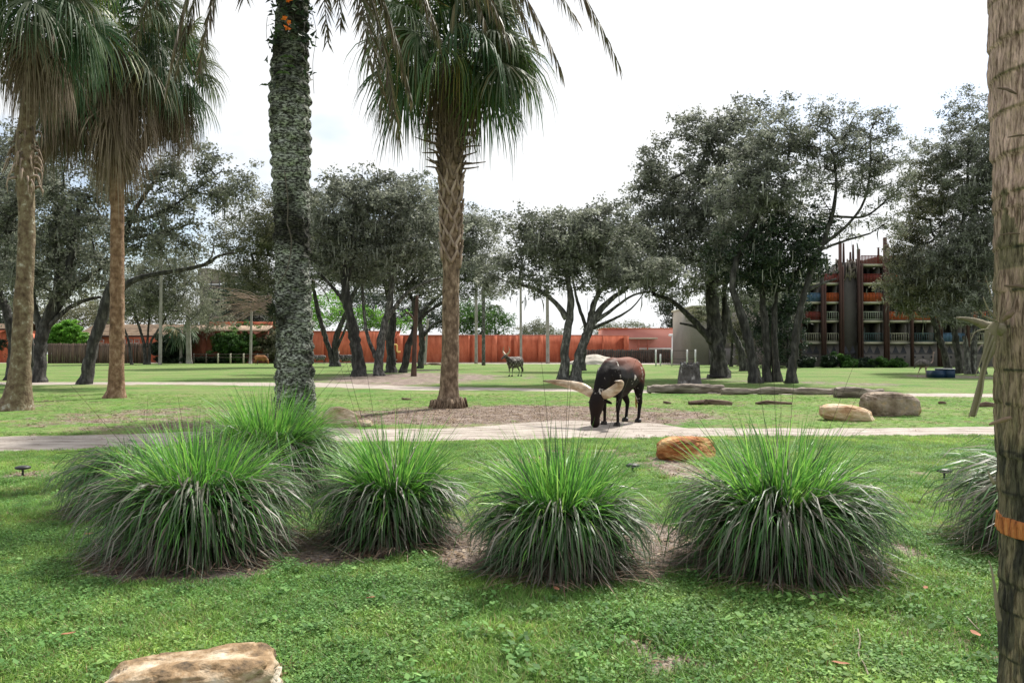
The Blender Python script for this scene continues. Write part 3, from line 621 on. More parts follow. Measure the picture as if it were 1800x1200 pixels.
    idx = np.arange(nf, cnt); pa_ = np.array(par[:cnt])[idx]
    rr = rtip*np.maximum(w_, 1)**.48
    maxr = max(rad[:nf])*.62; rr = np.minimum(rr, maxr)
    ra = np.where(pa_ >= nf, np.minimum(rr[pa_], rr[idx]*1.25), rr[idx]*1.1)
    V, Q = frusta(ND[pa_], ND[idx], ra, rr[idx], 5)
    # twigs
    nt_ = len(C)*5; tp = np.repeat(C, 5, 0); te = tp+r.normal(size=(nt_, 3))*csize*.55
    V2, Q2 = frusta(tp, te, np.full(nt_, rtip*.6), np.full(nt_, rtip*.25), 3)
    mb = MB(); mb.add(V, Q); mb.add(V2, Q2); mb.build('limbs', bark, root, smooth=True)
    # foliage: clusters of subclusters
    sub = 5; n = len(C); sc_ = np.repeat(C, sub, 0)+r.normal(size=(n*sub, 3))*csize*np.array([.8, .8, .55*flat/.8])
    if sparse: sc_ = sc_[r.uniform(0, 1, len(sc_)) > sparse]
    area = np.sum([lb[2]*lb[3] for lb in lobes])*3.14/k/k
    tot = clamp_n(area*dens*cov/(lsize*lsize*.17), 500, cap); per = max(3, tot//len(sc_))
    cc = np.repeat(sc_, per, 0)+r.normal(size=(len(sc_)*per, 3))*csize*.36*np.array([1, 1, .7])
    cc[:,2] = np.maximum(cc[:,2], .05)
    tone = np.repeat(np.clip(r.normal(.47, .23, len(sc_)), 0, 1), per)+r.normal(0, .14, len(cc))
    V, Q = leaves(cc, lsize, r); mb = MB(); mb.add(V, Q, np.repeat(np.clip(tone, 0, 1), 3)); mb.build('crown', leaf, root)
    if moss > 0:
        low = C[C[:,2] < np.percentile(C[:,2], 62)]; nm = int(len(low)*moss*22)
        s = low[r.integers(len(low), size=nm)]+r.normal(size=(nm, 3))*csize*.8
        ln = r.uniform(.15, .85, nm)**1.3; wd = r.uniform(.015, .05, nm)
        a = r.uniform(0, math.pi, nm); sd = np.stack([np.cos(a), np.sin(a), 0*a], -1)*wd[:,None]
        j1 = r.normal(size=(nm, 3))*.06; e = s-np.stack([0*ln, 0*ln, ln], -1)+j1; m_ = (s+e)/2+r.normal(size=(nm, 3))*.04
        V = np.stack([s-sd*.6, s+sd*.6, m_+sd, m_-sd, e+sd*.1, e-sd*.1], 1).reshape(-1, 3)
        Q = (np.array([[0,1,2,3],[3,2,4,5]])[None]+np.arange(nm)[:,None,None]*6).reshape(-1, 4)
        V[:,2] = np.maximum(V[:,2], .5)
        mb = MB(); mb.add(V, Q, np.repeat(r.uniform(0, 1, nm), 6)); o_ = mb.build('spanish_moss', moss_mat, root); o_['kind'] = 'stuff'
    return root
def bush(name, label, cat, group, base, lobes, leaf, seed, dens=1.2, lsize=.14, csize=.35, d=None, bark=oak_bark):
    d = d or D(base[1])
    tr = [[(base[0]+o, base[1], max(2, .12*ppm(d)), 0), (base[0]+o*2, (base[1]+lobes[0][1])/2, .07*ppm(d), 0)] for o in (-2, 2)]
    return tree(name, label, cat, group, base, tr, lobes, leaf, bark, seed, dens, 1.6, lsize, csize, 0, d)
OAKS = 'live oaks with spanish moss on the lawn'
O = lambda *a, **k: tree('live_oak', a[0], 'tree', OAKS, *a[1:], **k)
O('dark live oak at the left edge, standing behind the speckled palm trunk', (24,668), [[(24,668,20),(22,600,16),(10,545,14),(-15,490,12),(-40,440,9)],[(20,590,12),(30,540,9),(45,480,7)]],
  [(-20,330,80,90),(30,300,70,70),(-30,440,70,60),(25,480,50,40)], seed=3, dens=.8)
O('big forking live oak right of the speckled leaning palm, limbs spreading right', (70,672), [[(70,672,20),(70,620,20),(76,585,21),(92,540,16),(118,480,13),(130,420,9),(140,350,6)],[(74,590,15),(60,540,10),(52,480,8),(40,420,6)],
  [(88,560,12),(125,510,10),(165,480,8),(190,452,6)],[(84,575,10),(115,545,8),(150,528,6),(178,522,4)],[(95,530,9),(100,470,8),(92,400,6)]],
  [(60,380,80,80),(130,330,80,80),(150,420,70,60),(90,470,80,40),(195,470,40,35),(30,500,50,30)], seed=4, moss=.35, dens=1.0)
O('slim dark oak trunk just behind the big forking oak at left', (52,655), [[(52,655,12),(54,610,11),(50,560,9),(44,500,7)]], [(50,440,70,50),(0,520,45,35),(110,500,50,30)], seed=5, dens=.7, leaf=oak_leaf_warm)
O('leaning live oak whose long bare limb reaches out toward the lichened trunk', (152,675), [[(149,675,19),(160,620,19),(178,560,20),(198,500,15),(215,440,12),(232,380,8),(270,320,5)],
  [(198,520,13),(230,495,10),(262,484,9),(310,476,7),(358,466,6),(385,450,5),(412,444,3)],[(358,466,4),(372,452,3),(376,430,2)],[(232,390,7),(290,370,5),(350,330,3),(390,300,2)],[(225,420,7),(280,410,5),(330,395,3)]],
  [(330,290,60,50),(395,310,45,40),(260,330,60,60),(350,370,60,40),(240,420,60,40),(300,430,60,25),(410,355,35,28)], seed=6, sparse=.3, dens=.7, cdens=.8, moss=.3)
tree('live_oak', 'pale many stemmed oak in front of the left plank fence', 'tree', OAKS, (258,640), [[(232,640,5),(226,600,4),(215,570,3)],[(256,640,6),(252,600,5),(240,560,4),(230,530,3)],[(262,640,5),(266,600,4),(285,570,3),(300,540,2)],[(258,610,4),(262,560,3),(262,520,2)]],
  [(280,500,55,40),(330,520,60,50),(235,515,50,40),(370,560,30,25),(300,455,50,30)], leaf=oak_leaf_pale, seed=7, d=115, lsize=.24, csize=.9, moss=.5, dens=.9)
tree('live_oak', 'pale foliaged oak hidden mostly behind the lichened trunk', 'tree', OAKS, (505,645), [[(505,645,9),(500,590,8),(480,540,6),(455,490,4)]],
  [(440,420,55,45),(480,450,60,45),(430,480,45,35),(500,380,60,50),(470,520,45,25)], leaf=oak_leaf_warm, seed=8, d=88, lsize=.2, csize=.8, moss=.3, dens=1)
O('forked dark oak right beside the lichened trunk, before the red wall', (585,645), [[(592,641,12),(590,600,10),(604,560,8),(620,520,7),(640,480,5)],[(586,641,12),(578,610,9),(562,560,8),(550,500,6)],[(592,612,5),(606,580,4),(612,560,3)]],
  [(575,380,55,50),(590,440,60,50),(550,470,50,40),(640,470,50,30)], seed=9, d=96, lsize=.2, csize=.8, moss=.3)
O('straight dark oak trunk leaning left, first of the clump left of the tall centre palm', (634,661), [[(634,661,22),(628,620,20),(620,580,19),(611,530,16),(604,480,12),(600,420,8)],[(612,540,8),(585,505,6),(560,480,4)],[(606,500,9),(625,450,6),(650,400,4)]],
  [(600,370,60,55),(560,410,55,45),(640,345,60,45),(610,450,60,40)], seed=10, moss=.35)
O('grey oak with a thin left fork rising from its low trunk', (663,660), [[(664,660,16),(668,620,15),(674,580,13),(684,540,12),(690,490,9),(700,430,6)],[(660,628,8),(646,590,6),(640,550,5),(636,500,4)],[(680,560,9),(710,520,7),(740,500,5),(775,488,3)]],
  [(680,370,75,55),(720,420,70,50),(660,450,60,40),(700,340,50,36)], seed=11, bark=oak_bark_grey, moss=.35)
O('pair of black trunks crossing at the ground behind the grey forked oak', (702,655), [[(688,653,16),(686,600,15),(690,560,12),(680,510,9),(670,460,6)],[(708,653,11),(718,610,11),(730,570,9),(726,530,7),(712,500,5)],[(724,580,8),(750,550,6),(780,530,4)]],
  [(690,470,70,40),(740,470,60,50),(640,430,60,50),(760,400,60,45),(740,350,55,38)], seed=12, moss=.3)
O('dark oak with arching right limb behind the tall centre palm', (738,642), [[(739,643,10),(742,590,10),(738,560,9),(760,530,7),(790,505,5)],[(744,590,7),(760,572,5),(776,564,4),(795,566,3)],[(738,560,7),(730,520,5)]],
  [(830,430,55,55),(800,480,55,45),(850,490,45,35),(800,400,50,36)], seed=13, d=82, lsize=.19, csize=.75)
O('twin trunked grey barked live oak left of the grazing cow', (998,673), [[(990,673,19),(992,630,15),(997,585,14),(1003,540,12),(1000,500,9),(990,450,6)],[(1010,673,17),(1018,630,16),(1030,595,15),(1045,560,13),(1070,530,9),(1110,500,6)],[(996,560,11),(975,530,9),(945,510,7),(915,500,5),(890,495,3)],
  [(1032,592,8),(1042,550,7),(1052,500,6),(1050,440,4)],[(1040,570,8),(1075,545,6),(1110,520,4),(1140,512,3)]],
  [(1010,420,80,45),(945,430,60,45),(1080,420,75,50),(900,470,60,30),(970,480,60,28),(1110,475,65,32),(1040,385,50,28),(920,400,45,28),(1050,490,50,20)], seed=14, bark=oak_bark_grey, moss=.3, dens=1.15)
O('dark trunk directly behind the twin trunked grey oak', (1021,651), [[(1021,651,15),(1024,610,14),(1036,570,12),(1045,530,9),(1065,500,6)],[(1035,580,7),(1080,560,5),(1112,540,3),(1138,505,1)],[(1030,575,7),(1015,530,5),(1005,480,3)]],
  [(1020,465,60,35),(1100,450,60,40),(1060,430,60,35)], seed=15, lsize=.17, csize=.65)
O('broad trunked live oak behind the hollow stump, crown rising to the tallest peak', (1263,664), [[(1264,664,28),(1260,610,27),(1254,560,24),(1250,510,20),(1262,450,15),(1270,380,11),(1265,310,8),(1240,240,5)],[(1252,600,16),(1230,575,12),(1205,550,10),(1180,528,7),(1150,518,5)],[(1266,610,15),(1276,560,12),(1274,510,9),(1290,460,7),(1320,400,6),(1330,300,4)],[(1236,580,6),(1215,572,4),(1195,568,3)]],
  [(1190,300,60,50),(1240,220,45,45),(1270,290,70,70),(1160,350,55,60),(1140,440,60,50),(1210,400,80,60),(1280,400,80,60),(1215,480,90,35),(1320,200,40,40),(1300,250,60,50),(1130,300,34,32),(1145,480,50,30)], seed=16, dens=1.0, moss=.3, cdens=.9)
O('curved dark oak trunk leaning left between broad oak and slim trunks', (1326,673), [[(1329,673,18),(1322,630,17),(1314,590,16),(1300,545,14),(1288,500,12),(1300,440,9),(1330,380,7),(1350,300,5)]],
  [(1350,260,55,60),(1370,320,60,55),(1330,380,70,50),(1390,230,36,42),(1300,340,60,40)], seed=17, moss=.25)
O('slim straight oak trunk, right neighbour of the curved dark one', (1345,671), [[(1347,671,14),(1348,620,13),(1343,560,12),(1340,500,10),(1360,440,7)]], [(1350,440,70,50),(1400,400,55,50),(1300,470,60,34)], seed=18, leaf=dark_leaf, moss=.2)
O('slender oak trunk between two others, slightly flared foot', (1364,671), [[(1366,671,14),(1362,620,12),(1361,560,10),(1365,500,8)]], [(1390,450,65,45),(1420,420,40,50),(1350,490,60,30)], seed=19, leaf=dark_leaf, moss=.2)
O('thin background oak curving from the left behind the slim trunks', (1309,652), [[(1309,652,14),(1300,610,11),(1284,575,9),(1278,530,7)],[(1292,590,5),(1270,560,4),(1255,545,3)]], [(1290,510,40,30),(1330,520,40,25)], seed=20, lsize=.17, csize=.6)
O('tall airy oak leaning right with open see-through crown', (1391,673), [[(1389,673,17),(1396,620,14),(1402,570,12),(1415,510,11),(1432,460,10),(1445,430,9),(1462,380,7),(1470,330,5),(1465,270,3)],[(1445,430,7),(1490,395,5),(1520,350,4),(1530,290,3),(1530,230,2)],[(1465,380,5),(1520,380,4),(1560,350,2)],[(1440,440,6),(1480,425,4),(1530,410,3)],[(1410,515,7),(1440,500,5),(1470,490,3)]],
  [(1465,240,50,55),(1530,225,42,48),(1500,290,60,45),(1550,320,40,45),(1470,330,50,40),(1530,390,45,26),(1430,290,40,40),(1550,270,36,40)], seed=21, sparse=.4, dens=.5, cdens=1.1, lsize=.11, csize=.42, moss=.1, rtip=.016)
O('dark oak trunk beside the blue trough, crown drooping over the balconies', (1666,653), [[(1667,655,12),(1660,620,11),(1650,590,10),(1640,560,8),(1635,520,6),(1640,470,4)]],
  [(1622,435,52,58),(1592,490,42,45),(1640,330,45,50),(1640,500,60,40),(1615,530,45,30),(1625,380,45,45)], seed=22, leaf=oak_leaf_warm, d=64, lsize=.15, csize=.55, moss=.45, dens=1.1)
O('straight black trunk right of the blue trough', (1684,655), [[(1686,656,13),(1684,620,11),(1678,580,10),(1680,500,9),(1690,420,7),(1700,330,5),(1703,240,3)]],
  [(1690,300,50,60),(1700,210,34,45),(1710,380,60,60),(1680,450,60,50),(1735,280,40,60),(1660,260,36,46)], seed=23, d=62, lsize=.15, csize=.55, moss=.3, sparse=.12)
O('cluster of grey stems partly hidden by the ringed palm trunk', (1716,657), [[(1702,657,10),(1700,620,9),(1695,590,7)],[(1714,657,10),(1712,610,9),(1722,570,7),(1725,500,6),(1740,400,5)],[(1728,657,9),(1732,610,8),(1742,570,6)]],
  [(1720,500,50,50),(1740,430,50,50),(1700,545,50,25),(1760,330,50,70),(1770,230,40,50)], seed=24, d=60, bark=oak_bark_grey, lsize=.15, csize=.55, moss=.4)
# background greenery
B = 'trees beyond the far walls'
tree('background_tree', 'mid green bushy tree behind the red wall, left of the pale poles', 'tree', B, (845,632), [[(845,632,5),(846,590,4),(850,570,3)]], [(840,565,45,32),(880,575,24,20),(810,560,30,30)], leaf=green_leaf, seed=31, d=160, lsize=.35, csize=1.0, moss=0)
tree('background_tree', 'grey green low treetop showing over the red wall by the poles', 'tree', B, (945,632), [[(945,632,4),(945,600,3)]], [(945,580,26,17),(925,584,20,10),(975,584,22,9)], leaf=oak_leaf_pale, seed=32, d=190, lsize=.35, csize=.9, moss=0)
tree('background_tree', 'bright green treetop glimpsed above the wall through the oak clump', 'tree', B, (650,630), [[(650,630,5),(650,580,4)]], [(560,545,50,28),(640,560,40,18),(700,568,40,14)], leaf=bright_leaf, seed=33, d=150, lsize=.35, csize=1.0, moss=0)
tree('background_tree', 'dark conifer like tree above the pink building', 'tree', B, (1182,630), [[(1182,630,4),(1182,560,3),(1182,520,2)]], [(1180,545,22,28),(1190,565,24,14),(1170,520,16,22)], leaf=dark_leaf, seed=34, d=160, lsize=.35, csize=.9, moss=0)
tree('background_tree', 'hazy low treetop above the pink building roof', 'tree', B, (1110,632), [[(1110,632,4),(1110,600,3)]], [(1110,577,34,10),(1060,580,30,12)], leaf=oak_leaf_pale, seed=35, d=230, lsize=.4, csize=.9, moss=0)
tree('background_tree', 'dense green tree filling the gap left of the hotel', 'tree', B, (1372,640), [[(1360,642,6),(1362,590,5)],[(1385,642,6),(1385,590,4)]], [(1370,560,40,50),(1350,600,30,40),(1390,610,24,34),(1340,540,34,40),(1385,520,30,40)], leaf=dark_leaf, seed=36, d=88, lsize=.22, csize=.7, moss=.2)
tree('background_tree', 'willowy pale tree in front of the beige building', 'tree', B, (1285,642), [[(1285,642,5),(1288,590,4)]], [(1275,560,26,30),(1300,600,20,30),(1240,560,20,22)], leaf=oak_leaf_warm, seed=37, d=95, lsize=.2, csize=.6, moss=.4, sparse=.3)
tree('background_tree', 'tall dark tree backing the netted aviary', 'tree', B, (440,640), [[(440,636,6),(440,560,5)]], [(450,520,50,40),(395,540,34,30),(500,560,40,40)], leaf=dark_leaf, seed=38, d=150, lsize=.32, csize=1.0, moss=0)
tree('background_tree', 'far dark tree between the oak clump and the wall', 'tree', B, (700,632), [[(700,632,6),(700,590,4)]], [(690,545,60,30),(760,550,40,28),(620,530,40,30)], leaf=dark_leaf, seed=39, d=158, lsize=.35, csize=1.0, moss=0)
tree('background_tree', 'broad grey green tree rising behind the shingled house', 'tree', B, (200,632), [[(200,632,6),(200,580,5)]], [(160,555,60,24),(230,550,60,26),(300,548,50,26),(80,560,50,20)], leaf=oak_leaf_warm, seed=61, d=165, lsize=.4, csize=1.1, moss=0)
tree('background_tree', 'dark tree mass behind the left edge house', 'tree', B, (20,632), [[(20,632,6),(20,580,5)]], [(10,545,50,30),(-60,545,50,30)], leaf=dark_leaf, seed=62, d=165, lsize=.4, csize=1.1, moss=0)
bush('shrub', 'vivid yellow green shrub behind the left plank fence', 'shrub', None, (118,637.6), [(118,590,24,22),(100,600,18,16),(135,600,16,18)], bright_leaf, 41, d=138, lsize=.3, csize=.6)
bush('shrub', 'dark rounded shrub at the left edge', 'shrub', None, (14,637), [(10,600,22,24),(30,615,18,18),(-15,610,20,20)], dark_leaf, 42, d=133, lsize=.3, csize=.6)
bush('shrub', 'dark broad shrub under the drooping palm leaves beside the poles', 'shrub', None, (305,638), [(300,612,26,22),(322,620,16,16),(282,622,12,14)], dark_leaf, 43, d=128, lsize=.28, csize=.6)
bush('shrub', 'big dark green shrub in front of the low red building', 'shrub', None, (425,638), [(415,606,34,26),(440,592,30,22),(400,616,20,18)], green_leaf, 44, d=126, lsize=.28, csize=.6)
bush('shrub', 'brownish dry shrub right behind the brown grazing cow', 'shrub', None, (470,638), [(468,606,24,24),(490,612,24,22)], oak_leaf_warm, 45, d=124, lsize=.28, csize=.6)
for i, (x_, w_, h_, lab) in enumerate([(1418,16,7,'leftmost low shrub at the foot of the hotel'),(1457,14,8,'small rounded shrub under the orange balcony'),(1480,18,9,'wide low shrub at the base of the grey stair tower'),(1518,14,6,'tiny low bush just right of the grey stair tower'),(1539,13,7,'small low bush left of the tallest brown post of the hotel'),(1566,22,6,'long low hedge under the cream balcony rail')]):
    bush('hotel_shrub', lab, 'shrub', 'low shrubs along the hotel wall', (x_,646), [(x_,645-h_,w_,h_)], green_leaf if i in (2,4,5) else dark_leaf, 50+i, d=90, lsize=.2, csize=.3)
bush('shrub', 'green border planting in front of the low red building', 'shrub', None, (360,638), [(345,634,36,5),(385,634,30,5),(310,633,20,5)], dark_leaf, 46, d=122, lsize=.25, csize=.3)

# ---------------------------------------------------------------- palms
fan_green = M('fan_palm_green', W3, 2, tint=[(.16,.13,.045),(.028,.062,.026),(.06,.115,.05),(.20,.23,.15)], transl=.3, bump=0, rough=.6, spec=.2)
fan_yellow = M('fan_palm_yellow_green', W3, 2, tint=[(.20,.15,.03),(.09,.14,.03),(.05,.11,.03),(.20,.22,.06)], transl=.35, bump=0, rough=.45)
fan_grey = M('fan_palm_grey_green', W3, 2, tint=[(.18,.14,.07),(.07,.09,.05),(.12,.145,.09),(.27,.27,.21)], transl=.3, bump=0, rough=.6, spec=.2)
fan_dead = M('dead_palm_leaf', W3, 2, tint=[(.06,.04,.028),(.16,.115,.08),(.34,.27,.21)], transl=.15, bump=0, rough=.8)
petiole_m = M('palm_petiole', [(.09,.08,.03),(.16,.14,.06)], 3, bump=.1)
def fan_frond(mb, org, az, el, r, pl=1.1, bl=.95, nseg=34, droop=.35, sd=.6, close=1.0, pb=None, narrow=1.0):
    """costapalmate leaf: petiole then a folded fan of segments with hanging tips"""
    X = np.array([math.cos(az)*math.cos(el), math.sin(az)*math.cos(el), math.sin(el)])
    Yv = np.array([-math.sin(az), math.cos(az), 0.]); roll = r.normal(0, .6)
    Z = np.cross(X, Yv); Yv2 = Yv*math.cos(roll)+Z*math.sin(roll); Z = np.cross(X, Yv2); Yv = Yv2
    org = np.asarray(org, float)
    s = np.linspace(0, 1, 6)[:, None]; pet = org+X*pl*s-np.array([0, 0, 1.])*droop*.35*pl*s**2
    (pb if pb is not None else mb).add(*tube(pet, [.03,.024,.02,.016,.013,.01], 4, False)[:2], .5)
    tip = pet[-1]; Xd = pet[-1]-pet[-2]; Xd /= np.linalg.norm(Xd)
    a = np.linspace(-2.2, 2.2, nseg)*close+r.normal(0, .03, nseg)
    ln = bl*(.70+.30*np.cos(a/2.0))*r.uniform(.88, 1.1, nseg)
    fold = .25
    dr = Xd[None]*np.cos(a)[:,None]+Yv[None]*np.sin(a)[:,None]+(-Z[None])*0+Z[None]*(fold*np.abs(np.sin(a)))[:,None]*(-1)
    dr /= np.linalg.norm(dr, axis=1)[:,None]
    st = np.array([.03, .33, .62, .85, 1.0]); wd = np.array([.004, .5*4.4*close/nseg*.33*.95, .5*4.4*close/nseg*.34*.75, .35*4.4*close/nseg*.25, .002])
    pw_ = np.cross(dr, np.cross(Xd, Yv)[None]+r.normal(0, .35, (nseg, 3))); pw_ /= np.linalg.norm(pw_, axis=1)[:,None]+1e-9
    g = sd*r.uniform(.7, 1.4, nseg)
    ctr = tip+dr[:,None]*(ln[:,None]*st)[...,None]
    ctr[...,2] -= g[:,None]*(np.maximum(0, st-.25)**2)*ln[:,None]*1.0
    ctr = ctr-np.array([0,0,1.])*droop*.25*(st**2)[None,:,None]*bl
    hz = np.clip(1-.35*g[:,None]*np.maximum(0, st-.4)**2, .4, 1)
    ctr[...,:2] = tip[:2]+(ctr[...,:2]-tip[:2])*hz[...,None]
    ww = (wd*bl*narrow)[None,:,None]*pw_[:,None,:]
    V = np.stack([ctr-ww, ctr+ww], 2).reshape(-1, 3)
    q = np.array([[0,1,3,2],[2,3,5,4],[4,5,7,6],[6,7,9,8]]); Fc = (q[None]+np.arange(nseg)[:,None,None]*10).reshape(-1, 4)
    t = np.clip(r.normal(.55, .2)+np.repeat(r.normal(0, .12, nseg), 10), 0.02, 1)
    # tips drier
    tt = t.reshape(nseg, 5, 2); mb.add(V, Fc, np.clip(tt, 0, 1).ravel())
def sabal(label, base, trunk, crown, d, seed, mat_tr, nfr=34, spread=.9, nd=10, pl=1.15, bl=1.0, dead_len=1.0, el_rng=(-75, 60), ygreen=.15, skirt=None, group=None, name='cabbage_palm', el_dead=(-88,-62), extra=None):
    r = np.random.default_rng(seed); k = ppm(d)
    root = thing(name, tuple(P(base[0], base[1], d)*[1,1,0]), label, 'palm tree', group)
    pts = np.array([P(p[0], p[1], d) for p in trunk]); pts[0][2] = -.1; rr = np.array([p[2]/2/k for p in trunk])
    q, qr = resample(pts, rr, .12); sd = r.integers(1000)
    def dsp(th, ii, pth):
        z = pth[:,2][:,None]
        return qr[:,None]*(.10*(vnoise(np.cos(th)*1.5+3, np.sin(th)*1.5+3, z*2.5, sd)-.5)+.06*(np.mod(z*7+vnoise(np.cos(th), np.sin(th), z, sd), 1)-.5)+.35*np.exp(-np.maximum(z, 0)/.18)*vnoise(np.cos(th)*3+9, np.sin(th)*3+9, 0*z, sd+1))
    mb = MB(); add_tube(mb, q, qr, 20, True, dsp); mb.build('trunk', mat_tr, root, smooth=True)
    c = P(crown[0], crown[1], d)
    for i in range(nfr):
        az = i*2.39996+r.normal(0, .2); u = (i+.5)/nfr; el = R(el_rng[1]+(el_rng[0]-el_rng[1])*u**.85)+r.normal(0, .1)
        o = c+np.array([math.cos(az), math.sin(az), 0])*.15+np.array([0, 0, spread*(.3-u)])
        mb = MB(); fan_frond(mb, o, az, el, r, pl*r.uniform(.55, 1.1), bl*r.uniform(.65, 1.18), sd=r.uniform(.4, 1.6)+.3*u, droop=.3)
        mb.build('frond', fan_yellow if r.random() < ygreen else (fan_grey if r.random() < .25 else fan_green), root)
    for i in range(nd):
        az = i*2.39996+1+r.normal(0, .3); el = R(r.uniform(*el_dead)); z = r.uniform(0, 1)
        o = c+np.array([math.cos(az), math.sin(az), 0])*.2+np.array([0, 0, -.6-(skirt or .5)*z])
        mb = MB(); fan_frond(mb, o, az, el, r, r.uniform(.4,.9)*dead_len, bl*dead_len, 26, .2, 1.3, .6, narrow=.7); mb.build('dead_frond', fan_dead, root)
    return root, q, qr, c, r
boot_m = M('palm_boot', [(.14,.10,.07),(.27,.20,.155),(.40,.32,.26)], 4, (1,1,.4), bump=.5, rnd=.25)
boot_dark = M('palm_boot_dark', [(.05,.035,.025),(.12,.085,.06),(.20,.15,.11)], 4, (1,1,.4), bump=.5, rnd=.25)
# centre cabbage palm
root, q, qr, c, r = sabal('tall cabbage palm in the centre with criss-cross leaf bases under its crown', (788,716),
    [(788,719,56),(789,706,42),(789,690,34),(791,640,31),(792,560,30),(793,480,29),(793,420,32),(793,360,34),(792,300,36),(792,220,40),(792,160,44),(792,140,30)], (792,60), D(716), 101, palm_brown, nfr=90, nd=14, pl=1.75, bl=1.35, el_rng=(-32, 78), skirt=-.4, ygreen=.22, spread=1.0)
zs = q[:,2]; i0 = 0
zb0, zb1 = P(792,470,c[1])[2], P(792,215,c[1])[2]
n = 74
for i in range(n):
    u = i/n; z = zb0+(zb1-zb0)*u; az = i*2.39996; rr_ = np.interp(z, zs, qr); cx = np.interp(z, zs, q[:,0])
    L_ = .34 if u < .45 else .42; s_ = -1 if i % 2 else 1
    o = np.array([cx, c[1], z]); dirv = np.array([math.cos(az), math.sin(az), 0]); tan = np.array([-math.sin(az), math.cos(az), 0])
    for side in (-1, 1):   # split boot: V shaped pair of strips
        p0 = o+dirv*(rr_*.98); p1 = o+dirv*(rr_*1.10)+tan*side*.10*1.0+np.array([0,0,L_*.55]); out_ = (.22 if u < .55 else .30)
        p2 = o+dirv*(rr_+out_*(.25 if u < .5 else .4))+tan*side*.16+np.array([0,0,L_])
        mb = MB(); add_tube(mb, resample([p0,p1,p2], [.055,.045,.022], .12)[0], resample([p0,p1,p2], [.055,.045,.022], .12)[1], 5)
        mb.build('boot', boot_m if u < .6 else boot_dark, root, smooth=True)
for i in range(34):       # long broken petioles sticking out sideways under the crown
    z = P(792,300,c[1])[2]+i*.053; az = (0 if i % 2 else math.pi)+r.normal(0, .7); rr_ = np.interp(z, zs, qr)
    o = np.array([np.interp(z, zs, q[:,0]), c[1], z]); dv = np.array([math.cos(az), math.sin(az), 0])
    ln = r.uniform(.35, .75); pts = [o+dv*rr_*.8, o+dv*(rr_+ln*.5)+[0,0,.03], o+dv*(rr_+ln)+[0,0,r.uniform(.0,.16)]]
    mb = MB(); a_, b_ = resample(pts, [.035,.026,.012], .12); add_tube(mb, a_, b_, 5); mb.build('leaf_stub', boot_dark, root, smooth=True)
mb = MB()
for i in range(60):
    a = r.uniform(0, 6.28); o = np.array([pts[0][0]*0+P(788,716,c[1])[0], c[1], 0]); rr_ = r.uniform(.34, .48)
    p = o+np.array([math.cos(a)*rr_, math.sin(a)*rr_, 0]); add_tube(mb, [p+[0,0,r.uniform(.12,.28)], p+[math.cos(a)*.08, math.sin(a)*.08, -.02]], [.045, .03], 5)
mb.build('root_collar', palm_brown, root, smooth=True)
LP = 'cabbage palms at the left of the lawn'
speck = M('speckled_palm_trunk', [(.055,.035,.022),(.13,.09,.055),(.20,.16,.10),(.50,.48,.42)], 7, (1,1,.8), bump=.8, bscale=20, bdist=.03, lo=.3, hi=.74)
A_ = sabal('leaning cabbage palm at far left with speckled trunk and shaggy collar', (25,722), [(22,723,74),(28,712,56),(32,690,42),(36,640,33),(40,560,31),(44,480,28),(47,400,26),(45,330,28),(42,290,32),(45,240,30),(52,180,26),(62,60,24)], (66,-25), D(720), 102, speck, nfr=60, nd=18, pl=1.4, bl=1.2, spread=1.0, el_rng=(-38,75), ygreen=.25, group=LP, skirt=.7)
for i in range(46):
    rt, q2, qr2, c2, r2 = A_; z = P(45,330,c2[1])[2]+i*.035; az = i*2.4; o = np.array([np.interp(z, q2[:,2], q2[:,0]), c2[1], z]); dv = np.array([math.cos(az), math.sin(az), 0])
    az += r2.normal(0, .5); dv = np.array([math.cos(az), math.sin(az), 0]); q_ = r2.uniform(.28, .46); pts = [o+dv*.2, o+dv*(q_*.8)+[0,0,r2.uniform(-.1,.12)], o+dv*q_+[0,0,-r2.uniform(.05,.22)], o+dv*(q_+r2.uniform(-.06,.12))+[0,0,-r2.uniform(.2,.6)]]; a_, b_ = resample(pts, [.045,.035,.022,.005], .12); mb = MB(); add_tube(mb, a_, b_, 4); mb.build('boot', boot_m if i < 26 else boot_dark, rt, smooth=True)
brown_t = M('orange_brown_palm_trunk', [(.07,.038,.022),(.21,.12,.072),(.38,.26,.18)], 6, (1,1,.8), bump=1, bscale=26, bdist=.03)
B_ = sabal('straight orange brown cabbage palm with a long hanging skirt of dead fronds', (203,699), [(202,701,34),(204,685,29),(205,640,25),(206,560,24),(206,480,23),(206,400,22),(206,320,24),(208,220,26),(208,90,24)], (205,18), D(699), 103, brown_t, nfr=64, nd=60, pl=1.5, bl=1.25, spread=1.3, el_rng=(-42,75), ygreen=.3, skirt=3.1, dead_len=1.15, group=LP, el_dead=(-86,-48))
C_ = sabal('second skirted palm crown leaning right behind the orange brown trunk', (205,692), [(205,693,20),(206,600,15),(207,460,15),(210,330,16),(260,240,18),(292,160,18)], (300,100), D(692), 104, palm_brown, nfr=44, nd=34, pl=1.2, bl=1.15, spread=1.1, el_rng=(-45,75), ygreen=.2, skirt=1.2, group=LP, el_dead=(-86,-55))
E_ = sabal('dark palm crown hanging behind the shaggy collared trunk', (32,700), [(32,701,20),(38,640,18),(44,480,16),(48,330,16),(95,240,18),(118,160,18)], (118,95), D(701), 105, palm_brown, nfr=36, nd=24, pl=1.1, bl=1.15, spread=1.1, ygreen=.05, skirt=1.0, group=LP, el_rng=(-80, 30))

